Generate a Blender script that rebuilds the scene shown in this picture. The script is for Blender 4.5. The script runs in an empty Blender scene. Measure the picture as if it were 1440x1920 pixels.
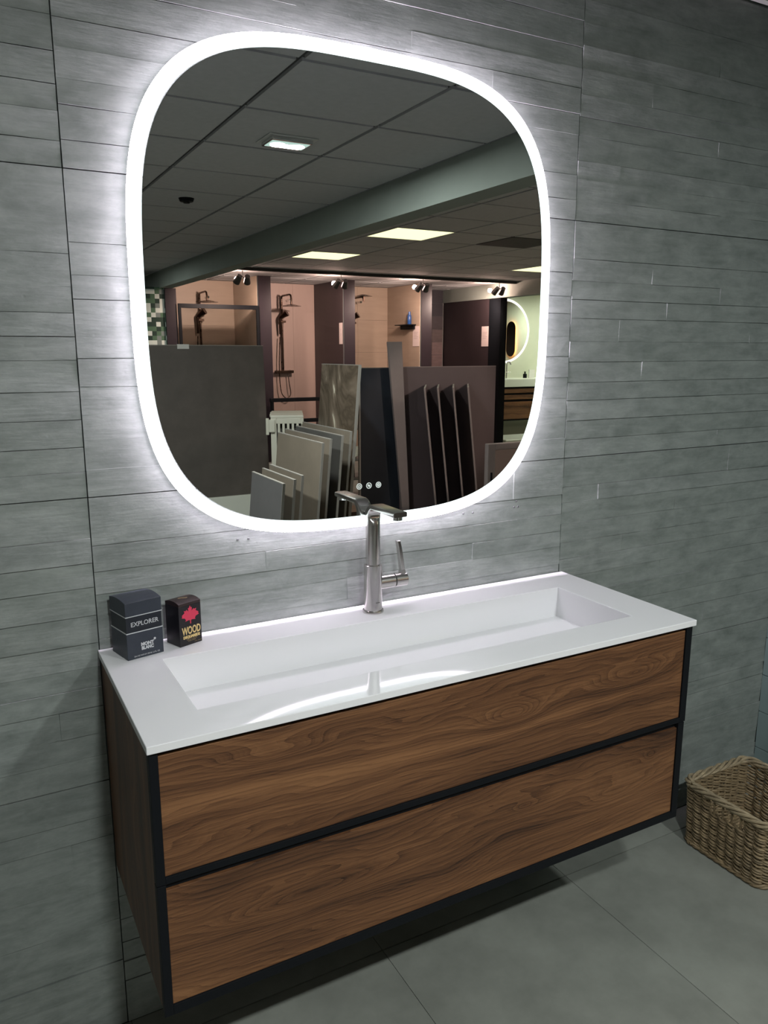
import bpy, math, random
from mathutils import Vector, Matrix, Euler
R = random.Random(7)
PI = math.pi
scene = bpy.context.scene
col = scene.collection

# ------------------------------------------------------------------ camera
cam_d = bpy.data.cameras.new('camera')
cam_d.sensor_fit = 'HORIZONTAL'
cam_d.sensor_width = 36.0
cam_d.lens = 36.0 * 1465.5 / 1440.0
cam_d.clip_start = 0.02
cam = bpy.data.objects.new('camera', cam_d)
cam.location = (-0.207, -1.5867, 1.4786)
cam.rotation_euler = (1.3681, -0.0002, -0.4977)
col.objects.link(cam)
scene.camera = cam

# ------------------------------------------------------------------ world, view
w = bpy.data.worlds.new('world')
scene.world = w
w.use_nodes = True
w.node_tree.nodes['Background'].inputs[0].default_value = (0.5, 0.55, 0.53, 1)
w.node_tree.nodes['Background'].inputs[1].default_value = 0.05
vs = scene.view_settings
vs.view_transform = 'Standard'
vs.look = 'None'
vs.gamma = 1.0
vs.use_curve_mapping = False
vs.exposure = 0.0

# lamp strengths (each lamp is built further down by its own builder)
P_RING = 1.9          # frosted light ring of the mirror
P_EDGE = 16.0          # outer rim of the light ring
P_BACK = 330.0         # light strip behind the mirror
P_DOWN = 34.0         # recessed downlights over the vanity
C_DOWN = (0.94, 1.0, 0.97)
P_PANEL = 1.8         # square ceiling panels of the showroom
C_PANEL = (1.0, 0.97, 0.50)
P_SPOT = 85.0         # twin spotlights in front of the shower stalls
C_SPOT = (1.0, 0.74, 0.62)

# ------------------------------------------------------------------ materials
def nodes_of(name):
    m = bpy.data.materials.new(name)
    m.use_nodes = True
    nt = m.node_tree
    return m, nt, nt.nodes['Principled BSDF']

def N(nt, kind, **kw):
    n = nt.nodes.new(kind)
    for k, v in kw.items():
        if k in n.inputs: n.inputs[k].default_value = v
        else: setattr(n, k, v)
    return n

def coords(nt, scale=(1, 1, 1), kind='Object', rot=(0, 0, 0)):
    tc = N(nt, 'ShaderNodeTexCoord')
    mp = N(nt, 'ShaderNodeMapping')
    mp.inputs['Scale'].default_value = scale
    mp.inputs['Rotation'].default_value = rot
    nt.links.new(tc.outputs[kind], mp.inputs['Vector'])
    return mp.outputs['Vector']

def ramp(nt, fac, stops):
    r = N(nt, 'ShaderNodeValToRGB')
    el = r.color_ramp.elements
    while len(el) < len(stops): el.new(0.5)
    for e, (p, c) in zip(el, stops):
        e.position = p; e.color = (*c, 1)
    nt.links.new(fac, r.inputs['Fac'])
    return r.outputs['Color']

def bump(nt, bsdf, height, strength=0.3, dist=0.002):
    b = N(nt, 'ShaderNodeBump')
    b.inputs['Strength'].default_value = strength
    b.inputs['Distance'].default_value = dist
    nt.links.new(height, b.inputs['Height'])
    nt.links.new(b.outputs['Normal'], bsdf.inputs['Normal'])

def sc(c, k): return tuple(min(1, x * k) for x in c)

def plain(name, c, rough=0.5, metal=0.0, spec=0.5):
    m, nt, b = nodes_of(name)
    b.inputs['Base Color'].default_value = (*c, 1)
    b.inputs['Roughness'].default_value = rough
    b.inputs['Metallic'].default_value = metal
    b.inputs['Specular IOR Level'].default_value = spec
    # a faint unevenness in gloss
    n = N(nt, 'ShaderNodeTexNoise', Scale=14.0, Detail=3.0)
    nt.links.new(coords(nt), n.inputs['Vector'])
    mr = N(nt, 'ShaderNodeMapRange')
    mr.inputs['To Min'].default_value = max(0.02, rough * 0.88)
    mr.inputs['To Max'].default_value = min(1, rough * 1.12)
    nt.links.new(n.outputs['Fac'], mr.inputs['Value'])
    nt.links.new(mr.outputs['Result'], b.inputs['Roughness'])
    return m

def stone(name, c, var=0.25, scale=(6, 6, 6), rough=0.5, bstr=0.15, spec=0.4, detail=8.0):
    m, nt, b = nodes_of(name)
    v = coords(nt, scale)
    n = N(nt, 'ShaderNodeTexNoise', Scale=1.0, Detail=detail, Roughness=0.62)
    nt.links.new(v, n.inputs['Vector'])
    nt.links.new(ramp(nt, n.outputs['Fac'], [(0.28, sc(c, 1 - var)), (0.72, sc(c, 1 + var))]), b.inputs['Base Color'])
    b.inputs['Roughness'].default_value = rough
    b.inputs['Specular IOR Level'].default_value = spec
    n2 = N(nt, 'ShaderNodeTexNoise', Scale=9.0, Detail=5.0)
    nt.links.new(v, n2.inputs['Vector'])
    bump(nt, b, n2.outputs['Fac'], bstr, 0.002)
    return m

def emit(name, c, s):
    m = bpy.data.materials.new(name); m.use_nodes = True
    nt = m.node_tree
    nt.nodes.remove(nt.nodes['Principled BSDF'])
    e = N(nt, 'ShaderNodeEmission')
    e.inputs[0].default_value = (*c, 1); e.inputs[1].default_value = s
    nt.links.new(e.outputs[0], nt.nodes['Material Output'].inputs[0])
    return m

def board_concrete():
    """board-formed concrete look porcelain: streaky along x, a tone per moulded plank, pits"""
    m, nt, b = nodes_of('board_formed_tile')
    tone = N(nt, 'ShaderNodeAttribute'); tone.attribute_name = 'tone'
    v = coords(nt, (7.0, 7.0, 34.0))
    n1 = N(nt, 'ShaderNodeTexNoise', Scale=1.0, Detail=10.0, Roughness=0.72, Distortion=0.5)
    nt.links.new(v, n1.inputs['Vector'])
    v2 = coords(nt, (9, 9, 15))
    n2 = N(nt, 'ShaderNodeTexNoise', Scale=1.0, Detail=8.0, Roughness=0.72, Distortion=0.3)
    nt.links.new(v2, n2.inputs['Vector'])
    mix = N(nt, 'ShaderNodeMath', operation='MULTIPLY_ADD')
    nt.links.new(n1.outputs['Fac'], mix.inputs[0]); mix.inputs[1].default_value = 0.5
    h = N(nt, 'ShaderNodeMath', operation='MULTIPLY'); h.inputs[1].default_value = 0.5
    nt.links.new(n2.outputs['Fac'], h.inputs[0]); nt.links.new(h.outputs[0], mix.inputs[2])
    add = N(nt, 'ShaderNodeMath', operation='ADD')
    t2 = N(nt, 'ShaderNodeMath', operation='MULTIPLY'); t2.inputs[1].default_value = 0.022
    nt.links.new(tone.outputs['Fac'], t2.inputs[0])
    nt.links.new(mix.outputs[0], add.inputs[0]); nt.links.new(t2.outputs[0], add.inputs[1])
    c = ramp(nt, add.outputs[0], [(0.34, (0.143, 0.160, 0.151)), (0.50, (0.220, 0.240, 0.228)), (0.66, (0.302, 0.323, 0.309))])
    nt.links.new(c, b.inputs['Base Color'])
    b.inputs['Roughness'].default_value = 0.5
    b.inputs['Specular IOR Level'].default_value = 0.42
    # relief: fine streaks + pits + fine grain
    v3 = coords(nt, (12, 12, 120))
    n3 = N(nt, 'ShaderNodeTexNoise', Scale=1.0, Detail=6.0, Roughness=0.6)
    nt.links.new(v3, n3.inputs['Vector'])
    vo = N(nt, 'ShaderNodeTexVoronoi', Scale=26.0); vo.feature = 'F1'
    nt.links.new(coords(nt), vo.inputs['Vector'])
    pit = N(nt, 'ShaderNodeMapRange'); pit.inputs['From Min'].default_value = 0.0; pit.inputs['From Max'].default_value = 0.10
    nt.links.new(vo.outputs['Distance'], pit.inputs['Value'])
    n4 = N(nt, 'ShaderNodeTexNoise', Scale=90.0, Detail=4.0)
    nt.links.new(coords(nt, (0.6, 1, 1)), n4.inputs['Vector'])
    s1 = N(nt, 'ShaderNodeMath', operation='MULTIPLY_ADD'); s1.inputs[1].default_value = 0.25
    nt.links.new(pit.outputs['Result'], s1.inputs[0]); nt.links.new(n3.outputs['Fac'], s1.inputs[2])
    s2 = N(nt, 'ShaderNodeMath', operation='MULTIPLY_ADD'); s2.inputs[1].default_value = 0.35
    nt.links.new(n4.outputs['Fac'], s2.inputs[0]); nt.links.new(s1.outputs[0], s2.inputs[2])
    bump(nt, b, s2.outputs[0], 0.55, 0.0013)
    return m

def walnut(name, axis='x', seed=0.0, dark=1.0, eyes=()):
    """grain lines run along the board and close into eyes round the given points (local x, z, half length, half height, strength)"""
    m, nt, b = nodes_of(name)
    tc = N(nt, 'ShaderNodeTexCoord')
    L = nt.links.new
    def mapped(scale, loc=(0, 0, 0)):
        mp = N(nt, 'ShaderNodeMapping'); mp.inputs['Scale'].default_value = scale; mp.inputs['Location'].default_value = loc
        L(tc.outputs['Object'], mp.inputs['Vector']); return mp.outputs[0]
    X = axis == 'x'
    sp = N(nt, 'ShaderNodeSeparateXYZ'); L(tc.outputs['Object'], sp.inputs[0])
    along, across = (sp.outputs['X'], sp.outputs['Z']) if X else (sp.outputs['Z'], sp.outputs['Y'])
    def math_(op, p, q=None, r=None):
        n = N(nt, 'ShaderNodeMath', operation=op)
        for i, v in enumerate((p, q, r)):
            if v is None: continue
            if isinstance(v, (int, float)): n.inputs[i].default_value = v
            else: L(v, n.inputs[i])
        return n.outputs[0]
    wn = N(nt, 'ShaderNodeTexNoise', Scale=1.0, Detail=3.0, Roughness=0.5)
    L(mapped((1.7, 2.0, 7.0) if X else (7.0, 7.0, 1.7), (seed, seed, seed)), wn.inputs['Vector'])
    phase = math_('MULTIPLY_ADD', wn.outputs['Fac'], 0.19, across)
    for ex, ez, sx, sz, am in eyes:
        p = math_('DIVIDE', math_('SUBTRACT', along, ex), sx); q = math_('DIVIDE', math_('SUBTRACT', across, ez), sz)
        r2 = math_('ADD', math_('MULTIPLY', p, p), math_('MULTIPLY', q, q))
        phase = math_('MULTIPLY_ADD', math_('POWER', 2.718, math_('MULTIPLY', r2, -1.0)), am, phase)
    fj = N(nt, 'ShaderNodeTexNoise', Scale=1.0, Detail=4.0, Roughness=0.6)
    L(mapped((9.0, 40.0, 60.0) if X else (60.0, 60.0, 9.0), (seed, 0, 0)), fj.inputs['Vector'])
    ph2 = math_('MULTIPLY_ADD', fj.outputs['Fac'], 0.010, phase)
    line = math_('FRACT', math_('MULTIPLY', ph2, 95.0))
    line = math_('POWER', line, 2.2)
    fine = math_('FRACT', math_('MULTIPLY', ph2, 331.0))
    band = N(nt, 'ShaderNodeTexNoise', Scale=1.0, Detail=2.0); band.noise_dimensions = '1D'
    L(math_('MULTIPLY', phase, 17.0), band.inputs['W'])
    fn = N(nt, 'ShaderNodeTexNoise', Scale=1.0, Detail=6.0, Roughness=0.7)
    L(mapped((7.0, 90.0, 330.0) if X else (330.0, 330.0, 7.0)), fn.inputs['Vector'])
    bl = N(nt, 'ShaderNodeTexNoise', Scale=1.0, Detail=2.0)
    L(mapped((1.6, 3.0, 9.0) if X else (9.0, 9.0, 1.6), (seed * 3, 0, seed)), bl.inputs['Vector'])
    v = math_('MULTIPLY_ADD', band.outputs['Fac'], 0.42, math_('MULTIPLY', fn.outputs['Fac'], 0.34))
    v = math_('MULTIPLY_ADD', bl.outputs['Fac'], 0.34, v)
    v = math_('MULTIPLY_ADD', line, -0.085, v)
    v = math_('MULTIPLY_ADD', fine, -0.03, v)
    k = dark
    L(ramp(nt, v, [(0.36, sc((0.030, 0.013, 0.007), k)), (0.50, sc((0.115, 0.050, 0.022), k)), (0.66, sc((0.225, 0.106, 0.046), k))]), b.inputs['Base Color'])
    b.inputs['Roughness'].default_value = 0.5
    b.inputs['Specular IOR Level'].default_value = 0.35
    bump(nt, b, v, 0.5, 0.0012)
    return m

def marble(name):
    m, nt, b = nodes_of(name)
    v = coords(nt, (2.0, 2.6, 1.7), rot=(0.5, 0, 0))
    n = N(nt, 'ShaderNodeTexNoise', Scale=1.0, Detail=4.0, Roughness=0.55, Distortion=1.6)
    nt.links.new(v, n.inputs['Vector'])
    r = N(nt, 'ShaderNodeMath', operation='MULTIPLY'); r.inputs[1].default_value = 4.0
    nt.links.new(n.outputs['Fac'], r.inputs[0])
    f = N(nt, 'ShaderNodeMath', operation='PINGPONG'); f.inputs[1].default_value = 1.0
    nt.links.new(r.outputs[0], f.inputs[0])
    nt.links.new(ramp(nt, f.outputs[0], [(0.0, (0.10, 0.075, 0.052)), (0.50, (0.22, 0.17, 0.125)), (0.66, (0.34, 0.28, 0.21)), (0.74, (0.75, 0.68, 0.54)), (1.0, (0.85, 0.80, 0.66))]), b.inputs['Base Color'])
    b.inputs['Roughness'].default_value = 0.25
    return m

def mosaic(name):
    m, nt, b = nodes_of(name)
    v = coords(nt, (18.0, 0.1, 18.0))
    sep = N(nt, 'ShaderNodeVectorMath', operation='FLOOR')
    nt.links.new(v, sep.inputs[0])
    wn = N(nt, 'ShaderNodeTexWhiteNoise'); wn.noise_dimensions = '3D'
    nt.links.new(sep.outputs[0], wn.inputs['Vector'])
    r = N(nt, 'ShaderNodeValToRGB'); r.color_ramp.interpolation = 'CONSTANT'
    el = r.color_ramp.elements
    el[0].position = 0; el[0].color = (0.03, 0.05, 0.04, 1)
    el[1].position = 0.30; el[1].color = (0.08, 0.14, 0.09, 1)
    for p, c in ((0.55, (0.17, 0.2, 0.19)), (0.68, (0.55, 0.6, 0.55))):
        e = el.new(p); e.color = (*c, 1)
    nt.links.new(wn.outputs['Value'], r.inputs['Fac'])
    nt.links.new(r.outputs['Color'], b.inputs['Base Color'])
    b.inputs['Roughness'].default_value = 0.25
    return m

M = {}
M['wall'] = board_concrete()
M['grout'] = plain('dark_grout', (0.055, 0.06, 0.06), 0.9)
M['teal'] = stone('teal_grey_glazed_tile', (0.150, 0.205, 0.195), 0.10, (5, 5, 5), 0.30, 0.05)
M['floor'] = stone('grey_floor_tile', (0.222, 0.229, 0.206), 0.28, (3.5, 3.5, 3.5), 0.48, 0.08, 0.4)
M['floorgrout'] = plain('floor_grout', (0.035, 0.037, 0.034), 0.9)
M['white'] = plain('white_solid_surface', (0.76, 0.75, 0.775), 0.05, spec=0.5)
M['steel'] = plain('brushed_steel', (0.60, 0.575, 0.56), 0.20, 1.0)
M['spotgrey'] = plain('grey_spot_enamel', (0.07, 0.07, 0.07), 0.4)
M['chrome'] = plain('chrome', (0.75, 0.75, 0.75), 0.08, 1.0)
M['gap'] = plain('dark_recess', (0.02, 0.02, 0.02), 0.7)
M['black'] = plain('matt_black_metal', (0.006, 0.007, 0.009), 0.5, 0.0, 0.12)
M['walnut_a'] = walnut('walnut_upper', 'x', 3.1, 1.0, ((0.105, 0.375, 0.075, 0.026, 0.075), (-0.40, 0.425, 0.09, 0.022, 0.05), (0.43, 0.395, 0.10, 0.022, 0.06)))
M['walnut_b'] = walnut('walnut_lower', 'x', 11.7, 1.0, ((-0.34, 0.130, 0.22, 0.030, 0.075), (0.14, 0.165, 0.025, 0.009, 0.02), (0.40, 0.110, 0.13, 0.028, 0.06), (0.50, 0.185, 0.02, 0.01, 0.02)))
M['walnut_side'] = walnut('walnut_side', 'z', 5.3, 0.9)
M['carcass'] = plain('dark_carcass', (0.05, 0.035, 0.025), 0.6)
M['wicker'] = stone('grey_brown_wicker', (0.225, 0.162, 0.092), 0.5, (38, 38, 60), 0.6, 0.3)
M['wicker2'] = stone('pale_wicker', (0.30, 0.235, 0.15), 0.4, (38, 38, 60), 0.55, 0.3)
M['wickerin'] = plain('dark_wicker_base', (0.05, 0.036, 0.022), 0.9)
M['navybox'] = stone('slate_blue_card', (0.030, 0.036, 0.050), 0.12, (40, 40, 40), 0.42, 0.05)
M['navyband'] = stone('deep_navy_card', (0.011, 0.014, 0.021), 0.12, (40, 40, 40), 0.42, 0.05)
M['blackbox'] = plain('black_card', (0.006, 0.005, 0.007), 0.35)
M['browncap'] = plain('dark_brown_card', (0.022, 0.010, 0.010), 0.4)
M['silver'] = plain('silver_print', (0.62, 0.63, 0.65), 0.35, 0.3)
M['red'] = plain('red_print', (0.62, 0.035, 0.085), 0.5)
M['gold'] = plain('gold_print', (0.80, 0.60, 0.27), 0.38, 0.35)
M['golddim'] = plain('dim_gold_print', (0.30, 0.22, 0.12), 0.5)
M['inkdark'] = plain('dark_engraving', (0.05, 0.045, 0.045), 0.6)
M['hole'] = plain('screw_hole', (0.10, 0.10, 0.105), 0.8)
M['ceil'] = stone('ceiling_tile', (0.50, 0.50, 0.51), 0.05, (30, 30, 30), 0.9, 0.2, 0.1)
M['grid'] = plain('ceiling_grid_bar', (0.06, 0.06, 0.06), 0.7)  # shade in the gaps between the tiles is put into this dark colour
M['plaster'] = stone('grey_green_plaster', (0.28, 0.315, 0.285), 0.05, (3, 3, 3), 0.8, 0.05, 0.2)
M['shell'] = plain('painted_wall', (0.40, 0.40, 0.38), 0.85)
M['trimw'] = plain('white_trim', (0.62, 0.61, 0.58), 0.6)
M['housing'] = plain('white_metal', (0.55, 0.56, 0.55), 0.4)
M['ring'] = emit('light_ring', (0.87, 1.0, 1.0), P_RING)
M['ring_edge'] = emit('light_ring_rim', (0.97, 0.86, 1.0), P_EDGE)
M['back'] = emit('back_light', (0.97, 0.84, 1.0), P_BACK)
M['icon'] = emit('lit_icon', (0.9, 1.0, 0.95), 0.8)
M['lens'] = emit('lit_lens_plate', (0.72, 1.0, 0.88), 0.75)
M['led'] = emit('downlight_lens', (0.85, 1.0, 0.95), 8.0)
M['panel'] = emit('ceiling_panel_light', C_PANEL, P_PANEL)
M['panel_bright'] = emit('ceiling_panel_bright', (1.0, 0.82, 0.65), 26.0)  # unseen panels only, stronger to make up for the dim seen ones
M['panel_cool'] = emit('added_panel_cool', (0.95, 1.0, 0.82), 45.0)  # panel added out of view to brighten the bathroom display
M['ring2'] = emit('round_mirror_ring', (1.0, 0.97, 0.85), 2.0)
M['amber'] = emit('amber_back_light', (1.0, 0.36, 0.08), 40.0)
def mirror_mat(name, c):
    m, nt, b = nodes_of(name)
    b.inputs['Base Color'].default_value = (*c, 1); b.inputs['Metallic'].default_value = 1.0; b.inputs['Roughness'].default_value = 0.0
    return m
M['mirror'] = mirror_mat('mirror_glass', (0.86, 0.87, 0.87))
M['tinted'] = mirror_mat('tinted_mirror_glass', (0.42, 0.33, 0.33))
M['darkmirror'] = mirror_mat('dark_mirror_glass', (0.10, 0.08, 0.07))
M['greyboard'] = stone('charcoal_porcelain', (0.098, 0.085, 0.075), 0.18, (5, 5, 5), 0.55, 0.05)
M['taupe'] = stone('taupe_porcelain', (0.225, 0.188, 0.145), 0.10, (6, 6, 6), 0.5, 0.05)
M['greytile'] = stone('mid_grey_porcelain', (0.145, 0.14, 0.14), 0.10, (6, 6, 6), 0.5, 0.05)
M['slate'] = stone('slate_grey_porcelain', (0.105, 0.10, 0.092), 0.12, (6, 6, 6), 0.5, 0.05)
M['plum'] = stone('plum_brown_porcelain', (0.085, 0.062, 0.064), 0.08, (4, 4, 4), 0.5, 0.03)
M['navy'] = stone('blue_black_porcelain', (0.016, 0.019, 0.026), 0.15, (4, 4, 4), 0.45, 0.03)
M['mauve'] = stone('mauve_grey_porcelain', (0.185, 0.150, 0.142), 0.08, (6, 6, 6), 0.5, 0.05)
M['edge'] = plain('pale_tile_edge', (0.30, 0.28, 0.25), 0.7)
M['marble'] = marble('brown_veined_marble')
M['beige'] = stone('beige_stone_tile', (0.36, 0.28, 0.215), 0.08, (2.0, 2.0, 14.0), 0.5, 0.05)
M['pinkstone'] = stone('pinkish_wall_panel', (0.44, 0.33, 0.29), 0.05, (8, 2, 1.0), 0.5, 0.05)
M['darkpanel'] = stone('plum_black_panel', (0.035, 0.025, 0.028), 0.1, (4, 4, 4), 0.45, 0.05)
M['post'] = plain('aubergine_black_post', (0.020, 0.014, 0.019), 0.34)
M['paper'] = plain('printed_sheet', (0.62, 0.52, 0.50), 0.8)
M['dimprint'] = plain('grey_print', (0.40, 0.33, 0.32), 0.8)
M['bronze'] = plain('dark_bronze', (0.10, 0.065, 0.05), 0.28, 1.0)
M['blue'] = plain('blue_bottle', (0.02, 0.07, 0.22), 0.25)
M['radiator'] = plain('cream_enamel', (0.62, 0.60, 0.50), 0.4)
M['bathwall'] = stone('pale_green_wall', (0.56, 0.58, 0.46), 0.05, (3, 3, 3), 0.6, 0.03)
M['sanitary'] = plain('sanitary_white', (0.72, 0.74, 0.66), 0.3)
M['card'] = stone('brown_cardboard', (0.33, 0.21, 0.16), 0.1, (9, 9, 9), 0.8, 0.1)
M['mosaic'] = mosaic('green_white_mosaic')
M['bathbrown'] = walnut('brown_oak', 'x', 21.0, 1.0)

# ------------------------------------------------------------------ mesh helpers
ROOT = {}                                     # world position of each thing's origin

class MB:
    def __init__(s): s.v = []; s.f = []; s.sm = []; s.at = []
    def face(s, idx, smooth=False, tone=0.0):
        s.f.append(idx); s.sm.append(smooth); s.at.append(tone)
    def hexa(s, p, tone=0.0, skip=()):
        """8 points: bottom four counter-clockwise, top four"""
        b = len(s.v); s.v += [tuple(q) for q in p]
        for k, q in enumerate(((0, 3, 2, 1), (4, 5, 6, 7), (0, 1, 5, 4), (1, 2, 6, 5), (2, 3, 7, 6), (3, 0, 4, 7))):
            if k not in skip: s.face([b + i for i in q], False, tone)
        return s
    def box(s, x0, y0, z0, x1, y1, z1, tone=0.0):
        return s.hexa([(x0, y0, z0), (x1, y0, z0), (x1, y1, z0), (x0, y1, z0), (x0, y0, z1), (x1, y0, z1), (x1, y1, z1), (x0, y1, z1)], tone)
    def cyl(s, p0, p1, r0, r1=None, n=24, caps=True):
        r1 = r0 if r1 is None else r1
        p0 = Vector(p0); p1 = Vector(p1); d = (p1 - p0).normalized()
        a = d.orthogonal().normalized(); c = d.cross(a)
        b = len(s.v)
        for p, r in ((p0, r0), (p1, r1)):
            for i in range(n):
                t = 2 * PI * i / n
                s.v.append(tuple(p + a * (r * math.cos(t)) + c * (r * math.sin(t))))
        for i in range(n):
            j = (i + 1) % n
            s.face([b + i, b + j, b + n + j, b + n + i], True)
        if caps:
            s.face([b + n - 1 - i for i in range(n)]); s.face([b + n + i for i in range(n)])
        return s
    def tube(s, pts, r, n=8, closed=False):
        pts = [Vector(p) for p in pts]; k = len(pts); b = len(s.v)
        t0 = (pts[1] - pts[0]).normalized(); a = t0.orthogonal().normalized()
        for i, p in enumerate(pts):
            if closed: t = (pts[(i + 1) % k] - pts[i - 1]).normalized()
            else: t = (pts[min(i + 1, k - 1)] - pts[max(i - 1, 0)]).normalized()
            a = (a - t * a.dot(t))
            a = a.normalized() if a.length > 1e-6 else t.orthogonal().normalized()
            c = t.cross(a); rr = r[i] if isinstance(r, (list, tuple)) else r
            for j in range(n):
                th = 2 * PI * j / n
                s.v.append(tuple(p + a * (rr * math.cos(th)) + c * (rr * math.sin(th))))
        for i in range(k if closed else k - 1):
            i2 = (i + 1) % k
            for j in range(n):
                j2 = (j + 1) % n
                s.face([b + i * n + j, b + i * n + j2, b + i2 * n + j2, b + i2 * n + j], True)
        if not closed:
            s.face([b + n - 1 - j for j in range(n)]); s.face([b + (k - 1) * n + j for j in range(n)])
        return s
    def loft(s, rings, smooth=True, caps=True):
        b = len(s.v); n = len(rings[0])
        for r in rings: s.v += [tuple(q) for q in r]
        for i in range(len(rings) - 1):
            for j in range(n):
                j2 = (j + 1) % n
                s.face([b + i * n + j, b + i * n + j2, b + (i + 1) * n + j2, b + (i + 1) * n + j], smooth)
        if caps:
            s.face([b + n - 1 - j for j in range(n)]); k = b + (len(rings) - 1) * n
            s.face([k + j for j in range(n)])
        return s
    def prism(s, poly, fn, d0, d1):
        """poly (u,v) extruded from d0 to d1, fn(u,v,d) -> world point"""
        return s.loft([[fn(u, v, d0) for u, v in poly], [fn(u, v, d1) for u, v in poly]], False)
    def build(s, name, mat, parent=None, bevel=0.0, seg=2, kind=None, label=None):
        me = bpy.data.meshes.new(name)
        off = Vector((0, 0, 0))
        if parent is not None: off = ROOT.get(parent.name, Vector((0, 0, 0)))
        me.from_pydata([tuple(Vector(v) - off) for v in s.v], [], s.f)
        me.polygons.foreach_set('use_smooth', s.sm)
        if any(s.at):
            a = me.attributes.new('tone', 'FLOAT', 'FACE'); a.data.foreach_set('value', s.at)
        me.materials.append(mat); me.update()
        if any(s.sm): me.set_sharp_from_angle(angle=0.7)
        o = bpy.data.objects.new(name, me); col.objects.link(o)
        if parent is not None:
            o.parent = parent; ROOT[o.name] = off
        else: ROOT[o.name] = Vector((0, 0, 0))
        if bevel:
            bv = o.modifiers.new('soft_edge', 'BEVEL'); bv.width = bevel; bv.segments = seg; bv.limit_method = 'ANGLE'; bv.angle_limit = 0.6
        if kind: o['kind'] = kind
        if label: o['label'] = label
        return o

def fix_normals(o):
    import bmesh
    bm = bmesh.new(); bm.from_mesh(o.data); bmesh.ops.recalc_face_normals(bm, faces=bm.faces); bm.to_mesh(o.data); bm.free()

def thing(name, loc, label, cat, group=None):
    o = bpy.data.objects.new(name, None); o.empty_display_size = 0.05
    o.location = loc; col.objects.link(o)
    o['label'] = label; o['category'] = cat
    if group: o['group'] = group
    ROOT[o.name] = Vector(loc)
    return o

def tag(o, label, cat, group=None):
    o['label'] = label; o['category'] = cat
    if group: o['group'] = group
    return o

def recentre(o):
    """origin of a one-mesh thing to its base"""
    vs_ = [v.co.copy() for v in o.data.vertices]
    c = Vector(((min(v.x for v in vs_) + max(v.x for v in vs_)) / 2, (min(v.y for v in vs_) + max(v.y for v in vs_)) / 2, min(v.z for v in vs_)))
    o.data.transform(Matrix.Translation(-c)); o.location = c; ROOT[o.name] = c
    return o

def text_mesh(name, body, size, M4, mat, parent, extrude=0.00015, offset=0.0, sx=1.0, shear=0.0, align='CENTER', spacing=1.0):
    cu = bpy.data.curves.new(name, 'FONT')
    cu.body = body; cu.size = size; cu.extrude = extrude; cu.offset = offset; cu.shear = shear; cu.space_character = spacing
    cu.align_x = align; cu.align_y = 'CENTER'; cu.resolution_u = 3
    t = bpy.data.objects.new('text_tmp', cu); col.objects.link(t)
    dg = bpy.context.evaluated_depsgraph_get()
    me = bpy.data.meshes.new_from_object(t.evaluated_get(dg))
    bpy.data.objects.remove(t, do_unlink=True); bpy.data.curves.remove(cu)
    me.transform(M4 @ Matrix.Diagonal((sx, 1, 1, 1)))
    me.transform(Matrix.Translation(-ROOT[parent.name]))
    me.materials.clear(); me.materials.append(mat); me.name = name
    o = bpy.data.objects.new(name, me); col.objects.link(o); o.parent = parent; ROOT[o.name] = ROOT[parent.name]
    return o

def area_light(name, parent, loc, size, power, color, rot=(0, 0, 0), sizey=None):
    d = bpy.data.lights.new(name, 'AREA'); d.energy = power; d.color = color
    d.shape = 'RECTANGLE' if sizey else 'SQUARE'; d.size = size
    if sizey: d.size_y = sizey
    o = bpy.data.objects.new(name, d); col.objects.link(o)
    o.location = Vector(loc) - ROOT[parent.name]; o.rotation_euler = rot; o.parent = parent
    return o

# ------------------------------------------------------------------ setting: back wall of moulded tiles
CEIL = 2.44
BACKX0, BACKX1 = -2.4, 2.13
wall_back = MB().box(BACKX0, 0.0075, 0.0, 2.19, 0.12, 2.52).build('wall_back', M['grout'])
wall_back['kind'] = 'structure'

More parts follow.
